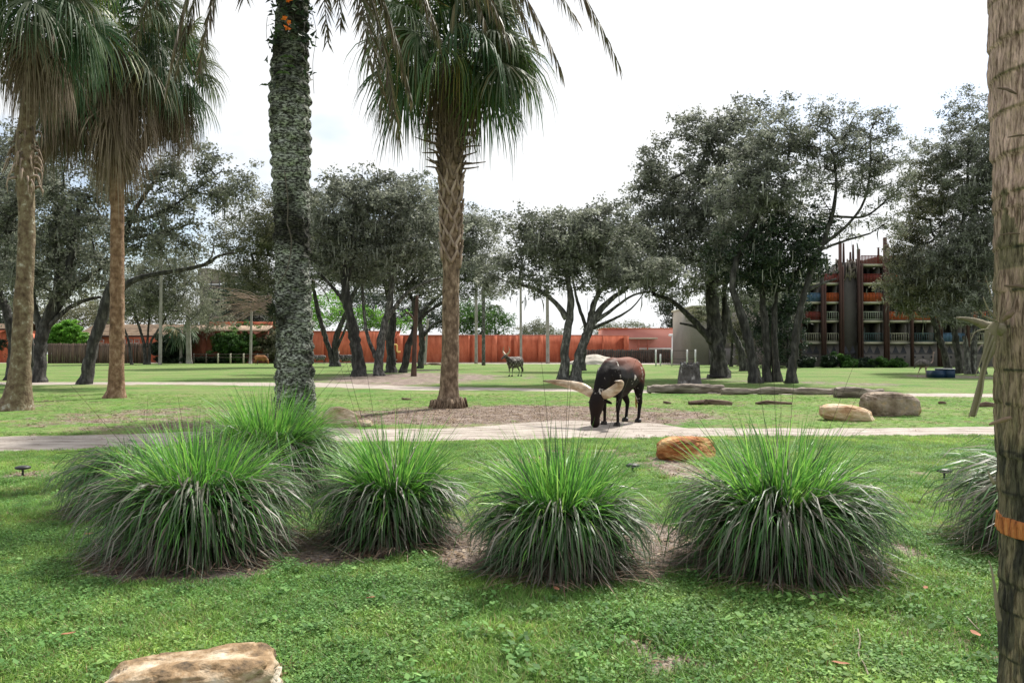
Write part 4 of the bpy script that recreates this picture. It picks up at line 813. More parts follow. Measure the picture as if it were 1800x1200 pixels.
# far thin palms and poles
TP = 'thin straight palm trunks in the distance'
def far_palm(label, base, top, w_, d, seed, mat=pole_pale, crown=True, cr=0.7, n=16):
    r = np.random.default_rng(seed); k = ppm(d)
    root = thing('slim_palm', tuple(P(base[0], base[1], d)*[1,1,0]), label, 'palm tree', TP)
    pts = np.array([P(base[0],base[1],d), P(base[0]*.8+top[0]*.2, base[1]-8, d), P(*top, d)]); pts[0][2] = -.05
    a_, b_ = resample(pts, np.array([w_*1.5, w_*.95, w_*.8])/2/k, .5); mb = MB(); add_tube(mb, a_, b_, 10); mb.build('trunk', mat, root, smooth=True)
    if crown:
        mb = MB()
        for i in range(n): fan_frond(mb, P(*top, d), i*2.4, R(r.uniform(-60, 60)), r, 1.2*cr, 1.2*cr, 14, .4, .6, narrow=1.2)
        mb.build('crown', fan_green, root)
far_palm('pale slim palm trunk before the left plank fence', (281,638), (284,395), 6, 112, 201)
far_palm('pale slim palm leaning over the low red building corner', (334,636), (331,545), 7, 122, 202, crown=False)
far_palm('thin pale trunk crossing the low red building edge', (330,635), (329,550), 5, 124, 207, crown=False)
far_palm('thin pinkish trunk standing in the dark green shrub', (440,636), (442,545), 5, 122, 203, crown=False)
far_palm('greyish slim trunk seen between oak clump and centre palm', (746,640), (752,560), 5, 118, 204, crown=False)
far_palm('pale slim trunk in front of the red wall, right of the centre palm', (837,638), (837,500), 6, 124, 205, crown=False)
far_palm('dark slim trunk beside the pale one right of centre palm', (850,642), (850,505), 7, 105, 206, mat=oak_bark_grey, crown=False)
far_palm('tall pale trunk directly right of the distant horned cow', (916,639), (915,470), 5, 124, 208, crown=False)
far_palm('pale flared trunk midway between distant cow and grey oak', (963,639), (962,500), 7, 124, 209, crown=False)
far_palm('little feathery palm top above the red wall', (872,630), (869,545), 3, 165, 210, cr=1.0, mat=oak_bark)
far_palm('pale palm trunk with drooping leaves beside the dark shrub', (318,637), (318,580), 5, 127, 211, cr=1.4, n=22)
snag = thing('dead_trunk', tuple(G(727,661)), 'reddish brown bare dead trunk with a broken top in the oak clump', 'tree')
pts = [P(x_,y_,D(661)) for x_, y_ in ((727,661),(728,640),(729,600),(731,560),(733,520))]; pts[0][2] = -.05
snag_m = M('reddish_dead_wood', [(.05,.03,.024),(.13,.08,.06)], 3, (1,1,.3), bump=.6)
a_, b_ = resample(pts, np.array([11,9,8,7,5])/2/ppm(D(661)), .3); mb = MB(); add_tube(mb, a_, b_, 10, True, lambda th, ii, p: .04*(vnoise(np.cos(th)*2, np.sin(th)*2, p[:,2][:,None]*2)-.5)); mb.build('trunk', snag_m, snag, smooth=True)
a_, b_ = resample([P(731,565,D(661)), P(720,552,D(661)), P(712,548,D(661))], [.1,.07,.03], .2); mb = MB(); add_tube(mb, a_, b_, 6); mb.build('limb', snag_m, snag, smooth=True)
# ---------------------------------------------------------------- lichened date palm
lich = M('lichened_bark', [(.012,.011,.009),(.035,.034,.029),(.20,.21,.185),(.40,.42,.38)], 19, (1,1,2.6), rough=.95, bump=1, bscale=34, bdist=.03, lo=.36, hi=.62, detail=9, tint=[(.16,.15,.12),(.75,.75,.72),(1.35,1.35,1.3)])
DPd = 11.8
dp = thing('date_palm', tuple(G(519,800)), 'massive date palm trunk covered in pale green lichen, crown above the view', 'palm tree')
prof = [(519,815,100),(519,790,88),(519,730,78),(518,640,74),(517,560,70),(514,480,68),(513,400,68),(512,330,72),(511,260,78),(510,180,80),(510,110,72),(513,60,64),(515,0,62),(515,-70,66),(515,-130,58)]
pts = np.array([P(a,b,DPd) for a,b,c in prof]); pts[0][2] = -.1; rr = np.array([.86*c/2/ppm(DPd) for a,b,c in prof])
q, qr = resample(pts, rr, .028)
NA = 150
def dpd(th, ii, pth):
    z = pth[:,2][:,None]+0*th; row = (z+.10*(vnoise(np.cos(th)*1.6+5, np.sin(th)*1.6+5, z*2, 12)-.5))/.185; kk = np.floor(row); fz = row-kk; ph = th*7/(2*math.pi)+.5*(kk % 2)+vnoise(kk, kk, 0, 4)*.3; fa = ph-np.floor(ph)
    up = sstep(3.4, 4.4, z); lump = (np.sin(np.pi*fz)**.7)*(np.sin(np.pi*fa)**.6)
    n1 = fbm(np.cos(th)*4+7, np.sin(th)*4+7, z*6, 4, 2); rid = fbm(np.cos(th)*3+7, np.sin(th)*3+7, z*22, 3, 6)
    fine = fbm(np.cos(th)*14+7, np.sin(th)*14+7, z*40, 2, 16)
    return qr[:,None]*((.20*(lump-.5)*up)+(1-up)*(.10*(lump-.5)+.34*(rid-.5))+.22*(n1-.5)*(1-.3*up)+.13*(fine-.5))
V, Q, T = tube(q, qr, NA, True, dpd)
zz = V[:,2]; tt = np.clip(.68+1.5*(fbm(V[:,0]*4, V[:,1]*4, zz*3.0, 4, 77)-.5)*2-.55*sstep(5.0, 6.2, zz)-.4*np.exp(-((zz-3.3)/.45)**2)+.25*np.exp(-((zz-4.4)/.5)**2), 0, 1)
mb = MB(); mb.add(V, Q, tt); mb.F.append(T); mb.build('trunk', lich, dp, smooth=True)
date_leaf = M('date_palm_leaflet', W3, 3, tint=[(.045,.03,.018),(.09,.065,.038),(.07,.08,.035),(.16,.12,.07)], transl=.25, bump=0, rough=.55)
def pinnate(root, p0, p1, up, r, ll=.42, n=70, name='frond', mat=date_leaf):
    p0 = np.asarray(p0, float); p1 = np.asarray(p1, float); mid = p0+(p1-p0)*np.array([.62,.62,0])+np.array([0,0,up])
    u = np.linspace(0, 1, n)[:,None]; pth = (1-u)**2*p0+2*u*(1-u)*mid+u*u*p1
    mb = MB(); add_tube(mb, pth[::5], np.linspace(.028, .006, len(pth[::5])), 4, False, t=.4)
    tg = np.gradient(pth, axis=0); tg /= np.linalg.norm(tg, axis=1)[:,None]
    side = np.cross(tg, [0,0,1.]); side /= np.linalg.norm(side, axis=1)[:,None]+1e-6
    for rep in (0, 1):
      for s in (-1, 1):
        m = n-8; i = np.arange(8, n); L_ = ll*(.55+.6*np.sin(np.pi*np.linspace(.12, .96, m)))*r.uniform(.75, 1.15, m)
        dr = side[i]*s*r.uniform(.15, .75, (m,1))+tg[i]*r.uniform(.35, .8, (m,1))+np.array([0,0,-.55])*r.uniform(.4, 1.6, (m,1)); dr /= np.linalg.norm(dr, axis=1)[:,None]
        wv = np.cross(dr, r.normal(size=(m,3))); wv /= np.linalg.norm(wv, axis=1)[:,None]; wv *= .011
        a = pth[i]; b = a+dr*L_[:,None]*.5; c = b+dr*L_[:,None]*.5+np.array([0,0,-.12])*L_[:,None]
        V = np.stack([a-wv*.5, a+wv*.5, b-wv, b+wv, c-wv*.1, c+wv*.1], 1).reshape(-1,3)
        mb.add(V, (np.array([[0,1,3,2],[2,3,5,4]])[None]+np.arange(m)[:,None,None]*6).reshape(-1,4), np.repeat(np.clip(r.normal(.5,.25,m),0,1), 6))
    mb.build(name, mat, root)
r = np.random.default_rng(55); c0 = P(515,-120,DPd)
for i, (tx, ty, dd, up, ll) in enumerate([(292,150,-.6,1.0,.45),(312,120,.2,.9,.40),(352,112,-1.0,.8,.42),(575,72,-1.4,.5,.30),(600,40,-1,.6,.3),(700,235,-.5,.5,.50),(672,190,-1.2,.5,.45),(722,170,.5,.4,.45),(650,110,-1.8,.6,.4),
      (985,118,.0,1.3,.45),(940,70,-.6,1.3,.5),(1086,108,-.4,1.8,.48),(890,60,.5,1.2,.5),(850,30,-1.2,1.1,.5),(1010,30,.8,1.6,.45),(430,-10,-1,.5,.4),(240,60,.8,1.3,.45),(770,60,.6,1.0,.5)]):
    pinnate(dp, c0+np.array([.12*np.sign(tx-515), 0, r.uniform(0,.3)]), P(tx, ty, DPd+dd), up, r, ll)
# epiphyte tuft, vines, ferns and flowers growing on the trunk
epi = thing('epiphyte', tuple(P(482,545,DPd-.1)), 'dark spiky epiphyte tuft growing on the left side of the lichened trunk', 'plant')
blade_dark = M('epiphyte_leaf', W3, 3, tint=[(.015,.022,.014),(.04,.06,.03),(.09,.10,.05)], bump=0, transl=.2)
mb = MB(); o = P(484,548,DPd-.18)
for i in range(120):
    a = r.uniform(1.2, 5.1); el = r.uniform(-1.0, 1.0); L_ = r.uniform(.15, .38); dv = np.array([math.cos(a)*math.cos(el), -abs(math.sin(a))*math.cos(el)*.5, math.sin(el)])
    dv[0] = -abs(dv[0])*.9+.1; p = np.array([o, o+dv*L_*.6, o+dv*L_+[0,0,-.1*L_/.3]]); w_ = np.array([0, .008, 0]); w2 = np.array([.004,0,.006])
    V = np.array([p[0]-w2, p[0]+w2, p[1]-w2, p[1]+w2, p[2], p[2]+[.001,0,0]]); mb.add(V, [[0,1,3,2],[2,3,5,4]], r.uniform(0,1))
mb.build('leaves', blade_dark, epi)
mb = MB(); straw = M('dry_flower_sprays', [(.30,.21,.16),(.44,.33,.26)], 3, bump=0)
for i in range(46):
    a = r.uniform(math.pi*.72, math.pi*1.22); L_ = r.uniform(.5, .95); y = r.uniform(-.25,.1); el = r.uniform(-.35, .45)
    dv = np.array([-math.cos(el), y, math.sin(el)]); p = [o+[-.05,0,r.uniform(-.1,.25)], o+dv*L_*.5+[0,0,.08+r.normal()*.03], o+dv*L_+[0,0,r.normal()*.05]]
    a_, b_ = resample(p, [.0035,.003,.0018], .15); add_tube(mb, a_, b_, 3, False)
mb.build('dry_sprays', straw, epi)
vine_m = M('vine_stem', [(.05,.04,.03),(.13,.11,.09)], 4, bump=0)
vine = thing('vine', tuple(P(515,0,DPd-.4)), 'thin woody vine with small leaves and orange flowers winding down the lichened trunk', 'vine')
mb = MB()
for pl_, rad_ in (([(505,395),(512,420),(510,450),(502,480),(488,500)], .009), ([(500,300),(506,350),(505,395)], .008), ([(545,490),(560,500),(572,515),(578,530)], .008), ([(470,30),(468,60),(474,85)], .004), ([(548,20),(556,60),(550,110),(552,165)], .004)):
    def pt(x_, y_):
        dx = abs(x_-513)*DPd/F; return P(x_, y_, DPd-math.sqrt(max(0, .37**2-dx**2))-.0)
    a_, b_ = resample([pt(*p) for p in pl_], [rad_]*len(pl_), .06); add_tube(mb, a_, b_, 5)
mb.build('stem', vine_m, vine, smooth=True)
mb = MB(); n = 210; cc = []
for i in range(n):
    if i < 150: x_, y_ = r.uniform(472, 552), r.uniform(-20, 75)
    else:
        y_ = r.uniform(20, 160); x_ = r.choice([480, 545])+r.normal()*6
    cc.append(pt(x_, y_)+[0, -.02, 0])
V, Q = leaves(np.array(cc), .10, r, 1.8); mb.add(V, Q, np.repeat(r.uniform(0,1,n),3)); mb.build('leaves', dark_leaf, vine)
orange_m = M('orange_petal', [(.85,.16,.03),(.95,.30,.05)], 5, bump=0)
for x_, y_ in ((510,4),(502,35),(509,43),(506,52)):
    mb = MB(); V, Q = leaves(np.repeat([pt(x_, y_)+[0,-.05,0]], 9, 0)+r.normal(size=(9,3))*.012, .055, r, 1.4); mb.add(V, Q); mb.build('flower', orange_m, vine)
fernm = M('fern_green', [(.05,.09,.03),(.11,.17,.06)], 5, bump=0, transl=.2)
fern = thing('fern', tuple(P(508,115,DPd-.4)), 'little light green fern tufts in the bark crevices near the top of the lichened trunk', 'fern')
for x_, y_ in ((505,100),(508,117),(498,128),(468,150)):
    mb = MB()
    for i in range(9):
        a = r.uniform(0, 6.28); oo = pt(x_, y_); dv = np.array([math.cos(a)*.12, -.05, abs(math.sin(a))*.05-.02]); p = np.array([oo, oo+dv*.6, oo+dv+[0,0,-.04]]); w2 = np.array([.003,0,.010])
        mb.add(np.array([p[0]-w2, p[0]+w2, p[1]-w2, p[1]+w2, p[2], p[2]+[.001,0,0]]), [[0,1,3,2],[2,3,5,4]])
    mb.build('leaf_tuft', fernm, fern)

# ---------------------------------------------------------------- ringed palm trunk close on the right
RD = 2.6; rc = P(1904, 600, RD); rx = rc[0]; RR = .238
ring_m = M('ringed_palm_bark', [(.34,.31,.28),(.85,.85,.85),(1.3,1.3,1.3)], 95, (1,1,.16), rough=.92, bump=1, bscale=170, bdist=.02, detail=8, lo=.38, hi=.60,
   tint=[(.035,.033,.026),(.11,.10,.065),(.27,.215,.135),(.42,.29,.235),(.62,.43,.375),(.68,.49,.44)])
rp_ = thing('ringed_palm', (rx, RD, 0), 'rough ringed palm trunk filling the right edge, with a raw orange band near its foot', 'palm tree')
m_ = 460; zs_ = np.linspace(-.1, 3.6, m_); pth = np.stack([rx+.012*np.sin(zs_*1.7)+(fbm(zs_*1.5,0,0,3,5)-.5)*.03-.01, np.full(m_, RD), zs_], -1)
scars = [.16,.33,.50,.655,.74,.90,1.04,1.17,1.33,1.44,1.585,1.70,1.84,1.97,2.02,2.15,2.29,2.41,2.52,2.66,2.8,2.95,3.1,3.3]
def scarprof(z, th):
    zt = z+.02*(vnoise(np.cos(th)*1.3+4, np.sin(th)*1.3+4, z*.5, 3)-.5)*2; out = np.zeros(np.shape(zt)); ph = np.zeros(np.shape(zt)); edge = np.zeros(np.shape(zt))
    sc = np.array(scars); i = np.clip(np.searchsorted(sc, zt)-1, 0, len(sc)-2); lo, hi = sc[i], sc[i+1]; f = np.clip((zt-lo)/(hi-lo), 0, 1)
    amp = .5+.9*vnoise(i*1.7, np.cos(th)+3, np.sin(th)+3, 8)
    return (.012*(1-f)-.004)*amp, f, i
def rpd(th, ii, p):
    z = p[:,2][:,None]+0*th; a, f, i = scarprof(z, th)
    lob = (vnoise(np.cos(th)*6+9, np.sin(th)*6+9, z*3, 21)-.5)*.016; fib = (vnoise(th*34, 0, z*5, 22)-.5)*.0045; brk = (fbm(np.cos(th)*9+9, np.sin(th)*9+9, z*26, 3, 23)-.5)*.018
    gap = -.012*np.exp(-((f-.0)/.05)**2)*sstep(.45,.6, vnoise(np.cos(th)*4+2, np.sin(th)*4+2, i*3.1, 25))
    return a*.55+lob*.8+fib*1.3+brk*.7+gap*.5
V, Q, T = tube(pth, np.full(m_, RR), 210, True, rpd)
th = np.arctan2(V[:,1]-RD, V[:,0]-rx); z = V[:,2]; a, f, i = scarprof(z, th)
n1 = fbm(np.cos(th)*3+7, np.sin(th)*3+7, z*3.5, 5, 31); n2 = fbm(th*14, 0, z*7, 3, 32)
n3 = fbm(np.cos(th)*7+7, np.sin(th)*7+7, z*6, 4, 35)
t = .48+.20*sstep(1.75, 2.0, z)+.10*sstep(2.0,2.4,z)-.22*sstep(1.3, 1.12, z)+(n1-.5)*.45+(n2-.5)*.35
t = t-.28*sstep(.50, .62, n3)*sstep(1.5, .9, z)
t = np.where((z > 1.78) & (z < 2.04) & (n1 > .52), .30, t)
t = t-.40*np.exp(-((f-.02)/.03)**2)*sstep(.40,.6, vnoise(np.cos(th)*4+2, np.sin(th)*4+2, i*3.1, 26))
t = np.minimum(t, .86)
lo_, hi_ = .868, .932
tz = z+.006*(vnoise(th*9, 1, 2, 5)-.5); 
mb = MB(); mb.add(V, Q, np.clip(t, 0, 1)); mb.F.append(T); mb.build('trunk', ring_m, rp_, smooth=True)
band_m = M('raw_orange_bark', [(.20,.06,.02),(.50,.17,.05),(.62,.26,.09)], 55, (1,1,.10), rough=.9, bump=1, bscale=130, bdist=.02, lo=.34, hi=.62)
zb_ = np.linspace(.905, .968, 16); pb_ = np.stack([np.interp(zb_, zs_, pth[:,0]), np.full(16, RD), zb_], -1)
V, Q, T = tube(pb_, np.full(16, RR+.004), 210, False, lambda th, ii, p: rpd(th, ii, p)-.012*((ii == 0)|(ii == 15))+.002*vnoise(th*8, ii*.5, 0))
mb = MB(); mb.add(V, Q); mb.build('orange_band', band_m, rp_, smooth=True)
dry_m = M('dry_leaf_base', [(.10,.085,.055),(.22,.19,.13),(.36,.32,.25)], 8, (1,1,.3), bump=.6, bscale=50)
olive_m = M('olive_sheath', [(.055,.055,.025),(.12,.11,.055),(.20,.17,.11)], 5, (1,1,.3), bump=.4)
def strip_part(name, pxs, dd, mat, n=6, flat=.4):
    p = [P(a_, b_, dd) for a_, b_, c_ in pxs]; rr = [c_/2*dd/F for a_, b_, c_ in pxs]; a_, b_ = resample(p, rr, .01)
    mb = MB(); add_tube(mb, a_, b_, 10, True, lambda th, ii, pt: -.6*b_[:,None]*np.abs(np.sin(th))*flat+b_[:,None]*.25*(vnoise(th*3, 0, ii*.4)-.5)); return mb.build(name, mat, rp_, smooth=True)
strip_part('leaf_stub', [(1760,580,30),(1735,573,22),(1705,562,11),(1681,559,5)], 2.58, dry_m)
strip_part('dry_sheath', [(1752,566,12),(1742,585,24),(1739,615,24),(1732,640,12),(1724,672,10),(1716,705,10),(1709,732,9)], 2.52, olive_m)
for pl_ in ([(1746,590,4),(1728,640,3),(1718,680,3),(1703,733,2)], [(1748,600,4),(1731,655,3),(1726,690,3),(1715,731,2)], [(1741,585,3),(1722,640,2),(1714,661,1.5)], [(1750,560,4),(1738,545,3),(1728,522,1.5)], [(1752,565,4),(1731,556,2.5),(1722,545,1.5)],
            [(1752,555,3),(1744,525,2),(1732,485,1)], [(1738,578,3),(1715,583,2),(1706,600,1.5)], [(1748,850,8),(1741,838,5),(1737,828,2)], [(1756,1090,9),(1745,1010,4),(1738,985,2)]):
    strip_part('dry_fibre', pl_, 2.5, dry_m, flat=.1)
fl_m = M('bark_flap', [(.04,.03,.02),(.16,.11,.08),(.30,.21,.15)], 6, (.4,.4,1), bump=.8, bscale=50)
for (x_, y_, w_, h_, tl) in ((1770,160,34,11,-.5),(1790,240,38,8,.15),(1775,412,36,7,.1),(1790,505,50,14,-.2),(1758,740,40,18,.5),(1772,555,20,26,1.3)):
    ang = math.asin(max(-1, min(1, ((x_-1882)*RD/F)/RR))); 
    dd = RD-RR*math.cos(ang)-.001; k = F/dd
    p0 = P(x_-w_/2, y_+w_/2*tl*.6, dd+.012); p1 = P(x_+w_/2, y_-w_/2*tl*.6, dd-.012); a_, b_ = resample([p0, (p0+p1)/2+[0,-.004,.002], p1], [h_*.08/k, h_*.25/k, h_*.14/k], .006)
    mb = MB(); sd = int(x_); add_tube(mb, a_, b_, 8, True, lambda th, ii, pt: b_[:,None]*.6*(vnoise(np.cos(th)*2+3, np.sin(th)*2, ii*.5, sd)-.5)); mb.build('bark_flap', fl_m, rp_, smooth=True)

# ---------------------------------------------------------------- fountain grass clumps
blade_m = M('clump_grass_blade', [(.8,.8,.8),(1,1,1),(1.2,1.2,1.2)], 2, rough=.45, spec=.35, transl=.38, bump=0,
   tint=[(.08,.05,.035),(.21,.155,.125),(.32,.29,.25),(.07,.11,.055),(.06,.16,.04),(.12,.33,.05),(.20,.46,.07),(.34,.56,.12)])
stalk_m = M('flower_stalk', [(.035,.03,.02),(.09,.075,.05)], 4, bump=0)
straw_m = M('fallen_straw', W3, 3, tint=[(.07,.04,.025),(.20,.13,.09),(.34,.26,.19)], bump=0)
thatch_m = M('dead_thatch', [(.03,.02,.014),(.085,.06,.042),(.14,.10,.075)], 8, (1,1,.3), bump=1, bscale=40)
def blades(r, n, c, root_r, el, L_, k, tt, wd, seg=5, spread=None, zmin=.015, squash=1.0):
    az = r.uniform(0, 2*math.pi, n); rr = root_r*np.sqrt(r.uniform(0, 1, n)); ra = az+r.normal(0, .7, n)
    p = np.stack([c[0]+rr*np.cos(ra), c[1]+rr*np.sin(ra)*squash, np.full(n, .02+(c[2] if len(c) > 2 else 0))], -1)
    th = r.uniform(el[0], el[1], n); Ln = r.uniform(L_[0], L_[1], n); kk = r.uniform(k[0], k[1], n); w = wd*1.4*r.uniform(.5, 1.3, n)
    pts = [p]; ds = Ln/seg; taz = r.normal(0, .18, n)
    for s in range(seg):
        u = (s+.5)/seg; a = th-kk*u**1.3; az2 = az+taz*u; p = p+np.stack([np.cos(a)*np.cos(az2), np.cos(a)*np.sin(az2), np.sin(a)], -1)*ds[:,None]
        p = p.copy(); p[:,2] = np.maximum(p[:,2], zmin+.02*r.uniform(0,1,n)); pts.append(p)
    C_ = np.stack(pts, 1); u = np.linspace(0, 1, seg+1); wp = (np.minimum(1, .5+2*u)*(1-u**2.2)+.03)[None,:,None]*w[:,None,None]/2
    tw = az+math.pi/2+r.normal(0, .5, n); sd = np.stack([np.cos(tw), np.sin(tw), r.normal(0, .35, n)], -1)[:,None]*wp
    V = np.stack([C_-sd, C_+sd], 2).reshape(-1, 3)
    q = np.array([[2*i, 2*i+1, 2*i+3, 2*i+2] for i in range(seg)]); Q = (q[None]+np.arange(n)[:,None,None]*2*(seg+1)).reshape(-1, 4)
    if callable(tt): t = tt(n)
    t = np.clip(t[:,None]+np.linspace(-.05, .06, seg+1)[None], 0, 1); t = np.repeat(t.ravel(), 2)
    return V, Q, t
GC = 'fountain grass clumps across the lawn'
def clump(label, cpx, seed, rad, h, greens=1.0, n=2300, stalks=9, old=1.0, off=(0,0)):
    r = np.random.default_rng(seed); c = G(*cpx); root = thing('grass_clump', tuple(c), label, 'grass clump', GC)
    # thatch mound
    mb = MB(); th = np.linspace(0, 2*math.pi, 40, endpoint=False); rows = []
    for u in np.linspace(0, 1, 9):
        rr_ = rad*.50*math.cos(u*math.pi/2)**.8+.01; z = h*.42*math.sin(u*math.pi/2); rows.append(np.stack([c[0]+rr_*np.cos(th)*(1+.2*(vnoise(np.cos(th)*2+3, np.sin(th)*2+3, u*4, seed)-.5)), c[1]+rr_*np.sin(th), np.full(40, z)+.04*(vnoise(th*4, u*6, 0, seed)-.5)], -1))
    V = np.concatenate(rows); i = np.arange(8)[:,None]; j = np.arange(40)[None]; k2 = (j+1) % 40
    mb.add(V, np.stack([i*40+j, i*40+k2, (i+1)*40+k2, (i+1)*40+j], -1).reshape(-1,4)); mb.build('thatch', thatch_m, root, smooth=True)
    mb = MB(); ln = rad/.76
    # outer drooping old blades
    mb.add(*blades(r, int(n*1.15*old), c, rad*.24, (.15, 1.4), (.55*ln, 1.12*ln), (1.1, 2.5), lambda m: np.clip(r.choice([.08,.2,.32,.42,.5], m, p=[.16,.24,.22,.22,.16])+r.normal(0,.04,m),0,.62), .0125))
    mb.add(*blades(r, int(n*.35), c+np.array([0,0,.12]), rad*.24, (1.0, 1.5), (1.0*ln, 1.4*ln), (2.2, 3.1), lambda m: np.clip(r.normal(.40,.12,m),0,.6), .015))
    mb.build('old_blades', blade_m, root)
    mb = MB(); hh = h
    mb.add(*blades(r, int(n*.52*greens), c+np.array([off[0], off[1], .12]), rad*.30, (.95, 1.52), (.55*hh, 1.18*hh), (.1, 1.5), lambda m: np.clip(r.normal(.70,.17,m),.15,1), .0105))
    mb.add(*blades(r, int(n*.20*greens), c+np.array([0,0,.2]), rad*.25, (.5, 1.1), (.7*ln, 1.05*ln), (1.0, 2.0), lambda m: np.clip(r.normal(.66,.12,m),.4,1), .0105))
    mb.build('green_blades', blade_m, root)
    mb = MB(); m_ = 420; a = r.uniform(0, 2*math.pi, m_); q_ = rad*r.uniform(.45, 1.12, m_); az = a+r.normal(0, .9, m_); L_ = r.uniform(.12, .4, m_)
    p0 = np.stack([c[0]+q_*np.cos(a), c[1]+q_*np.sin(a), r.uniform(.02, .07, m_)], -1); dv = np.stack([np.cos(az), np.sin(az), r.normal(0, .06, m_)], -1)*L_[:,None]; sd = np.stack([-np.sin(az), np.cos(az), 0*az], -1)*.004
    V = np.stack([p0-sd, p0+sd, p0+dv*.5+sd*.9+[0,0,.015], p0+dv*.5-sd*.9+[0,0,.015], p0+dv], 1).reshape(-1,3); V[:,2] = np.maximum(V[:,2], .015)
    mb.add(V, (np.array([[0,1,2,3]])[None]+np.arange(m_)[:,None,None]*5).reshape(-1,4), np.repeat(r.uniform(0,1,m_), 5)); mb.F.append((np.array([[3,2,4]])[None]+np.arange(m_)[:,None,None]*5).reshape(-1,3))
    o_ = mb.build('fallen_straw', straw_m, root); o_['kind'] = 'stuff'
    for i in range(stalks):
        a = r.uniform(0, 6.28); lean = r.uniform(.05, .75); L_ = r.uniform(1.2, 1.9)*(h/.9); dv = np.array([math.cos(a)*lean, math.sin(a)*lean*.6, 1]); dv /= np.linalg.norm(dv)
        p = [c+[0,0,.1], c+dv*L_*.55, c+dv*L_+np.array([math.cos(a), math.sin(a), 0])*.12*lean]
        a_, b_ = resample(p, [.0022,.0017,.001], .2); mb = MB(); add_tube(mb, a_, b_, 3, False); mb.build('flower_stalk', stalk_m, root)
    return root
clump('big fountain grass clump at left, in front of the two others beside the lichened trunk', (352,968), 301, .66, .88, n=2500, stalks=4)
clump('low flattened fountain grass clump peeking out left of the big left one', (250,897), 302, .62, .56, n=1700, greens=.45, stalks=3)
clump('tall bright green fountain grass clump in front of the lichened trunk foot', (472,862), 303, .72, .98, n=2400, greens=1.7, stalks=3)
clump('compact fountain grass clump with a lush green top, right of the lichened trunk', (686,947), 304, .52, .82, n=1850, greens=1.15, stalks=8, off=(.05,0))
clump('fountain grass clump with tangled brown skirt below the grazing cow', (985,995), 305, .54, .84, n=1900, greens=1.0, stalks=6)
clump('widest fountain grass clump with long silver green blades, right of centre', (1372,997), 306, .63, .93, n=2600, greens=.8, stalks=7)
clump('fountain grass clump partly hidden behind the ringed palm trunk', (1890,966), 307, .78, .70, n=2300, greens=.6, stalks=3)
# ---------------------------------------------------------------- rocks, stump, logs
def rock_mesh(dims, seed, cuts=7, rough=.06, res=44, flat=.3, nsc=2.2, pw=.8):
    r = np.random.default_rng(seed)
    m, n = res, res*2; ph = np.linspace(0, math.pi, m); th = np.arange(n)*2*math.pi/n; PH, TH = np.meshgrid(ph, th, indexing='ij')
    V = np.stack([np.sin(PH)*np.cos(TH), np.sin(PH)*np.sin(TH), np.cos(PH)], -1); V = np.sign(V)*np.abs(V)**pw
    for i in range(cuts):
        nrm = r.normal(size=3); nrm /= np.linalg.norm(nrm); nrm[2] = abs(nrm[2])*.8; d = r.uniform(.62, .88); s = V@nrm; ex = np.maximum(0, s-d); V = V-ex[...,None]*nrm*.92
    no = fbm(V[...,0]*nsc+9, V[...,1]*nsc+9, V[...,2]*nsc+9, 5, seed)-.5; cr = np.abs(fbm(V[...,0]*1.6+3, V[...,1]*1.6+3, V[...,2]*3+9, 3, seed+5)-.5)
    V = V*(1+rough*4*no-np.where(cr < .025, .05, 0))[...,None]; V = V*np.array(dims)/2
    V[...,2] = np.maximum(V[...,2]+dims[2]*flat, -.06)
    i = np.arange(m-1)[:,None]; j = np.arange(n)[None]; k = (j+1) % n
    return V.reshape(-1,3), np.stack([i*n+j, (i+1)*n+j, (i+1)*n+k, i*n+k], -1).reshape(-1,4)
def rock(name, label, cpx, dims, mat, seed, rz=0, tilt=0, d=None, cat='rock', **kw):
    c = G(*cpx); V, Q = rock_mesh(dims, seed, **kw); V = V@roty(tilt).T@rotz(rz).T+c; mb = MB(); mb.add(V, Q)
    o = mb.build(name, mat, origin=c, smooth=True); return tag(o, label, cat)
tan_rock = M('tan_sandstone', [(.16,.09,.045),(.38,.28,.18),(.52,.42,.31),(.58,.50,.40)], 3, (1,1,1.6), bump=1, bscale=16, bdist=.03, detail=9)
orange_rock = M('orange_sandstone', [(.12,.04,.015),(.34,.12,.035),(.48,.27,.11),(.58,.44,.25)], 2.4, (1,1,2.2), bump=1, bscale=14, bdist=.04, detail=9, lo=.34, hi=.68)
grey_rock = M('grey_brown_boulder', [(.06,.045,.035),(.19,.14,.10),(.30,.24,.19),(.42,.27,.12)], 2.2, bump=1, bscale=12, bdist=.04, detail=9)
rock('rock', 'long tan sandstone rock at the bottom edge, dark stained at its right end', (340,1232), (.74,.40,.27), M('stained_sandstone', [(.06,.045,.03),(.26,.17,.09),(.46,.36,.25),(.60,.53,.44)], 5, (1,1,1.3), bump=1, bscale=24, bdist=.02, detail=10, lo=.32, hi=.66), 5, rz=.12, tilt=-.10, flat=.2, cuts=0, rough=.075, pw=.55)
rock('rock', 'rounded orange brown rock lying on the lawn below the cow', (1207,806), (.86,.56,.40), orange_rock, 12, rz=-.04, flat=.30, cuts=2, rough=.03, pw=.7)
rock('rock', 'small tan rock right of the lichened trunk', (598,743), (.84,.6,.44), tan_rock, 13, rz=.2, flat=.3, cuts=9)
rock('rock', 'little flat stone touching the small tan rock', (640,748), (.44,.3,.16), tan_rock, 14, rz=-.2, flat=.3)
rock('rock', 'smooth peach coloured rock in front of the big boulder', (1490,738), (1.30,.7,.44), M('peach_sandstone', [(.28,.13,.06),(.44,.28,.16),(.56,.42,.29),(.60,.49,.37)], 2.4, (1,1,2), bump=.8, bscale=12, bdist=.03, detail=8), 25, rz=-.10, tilt=.10, flat=.30, cuts=4, rough=.035)
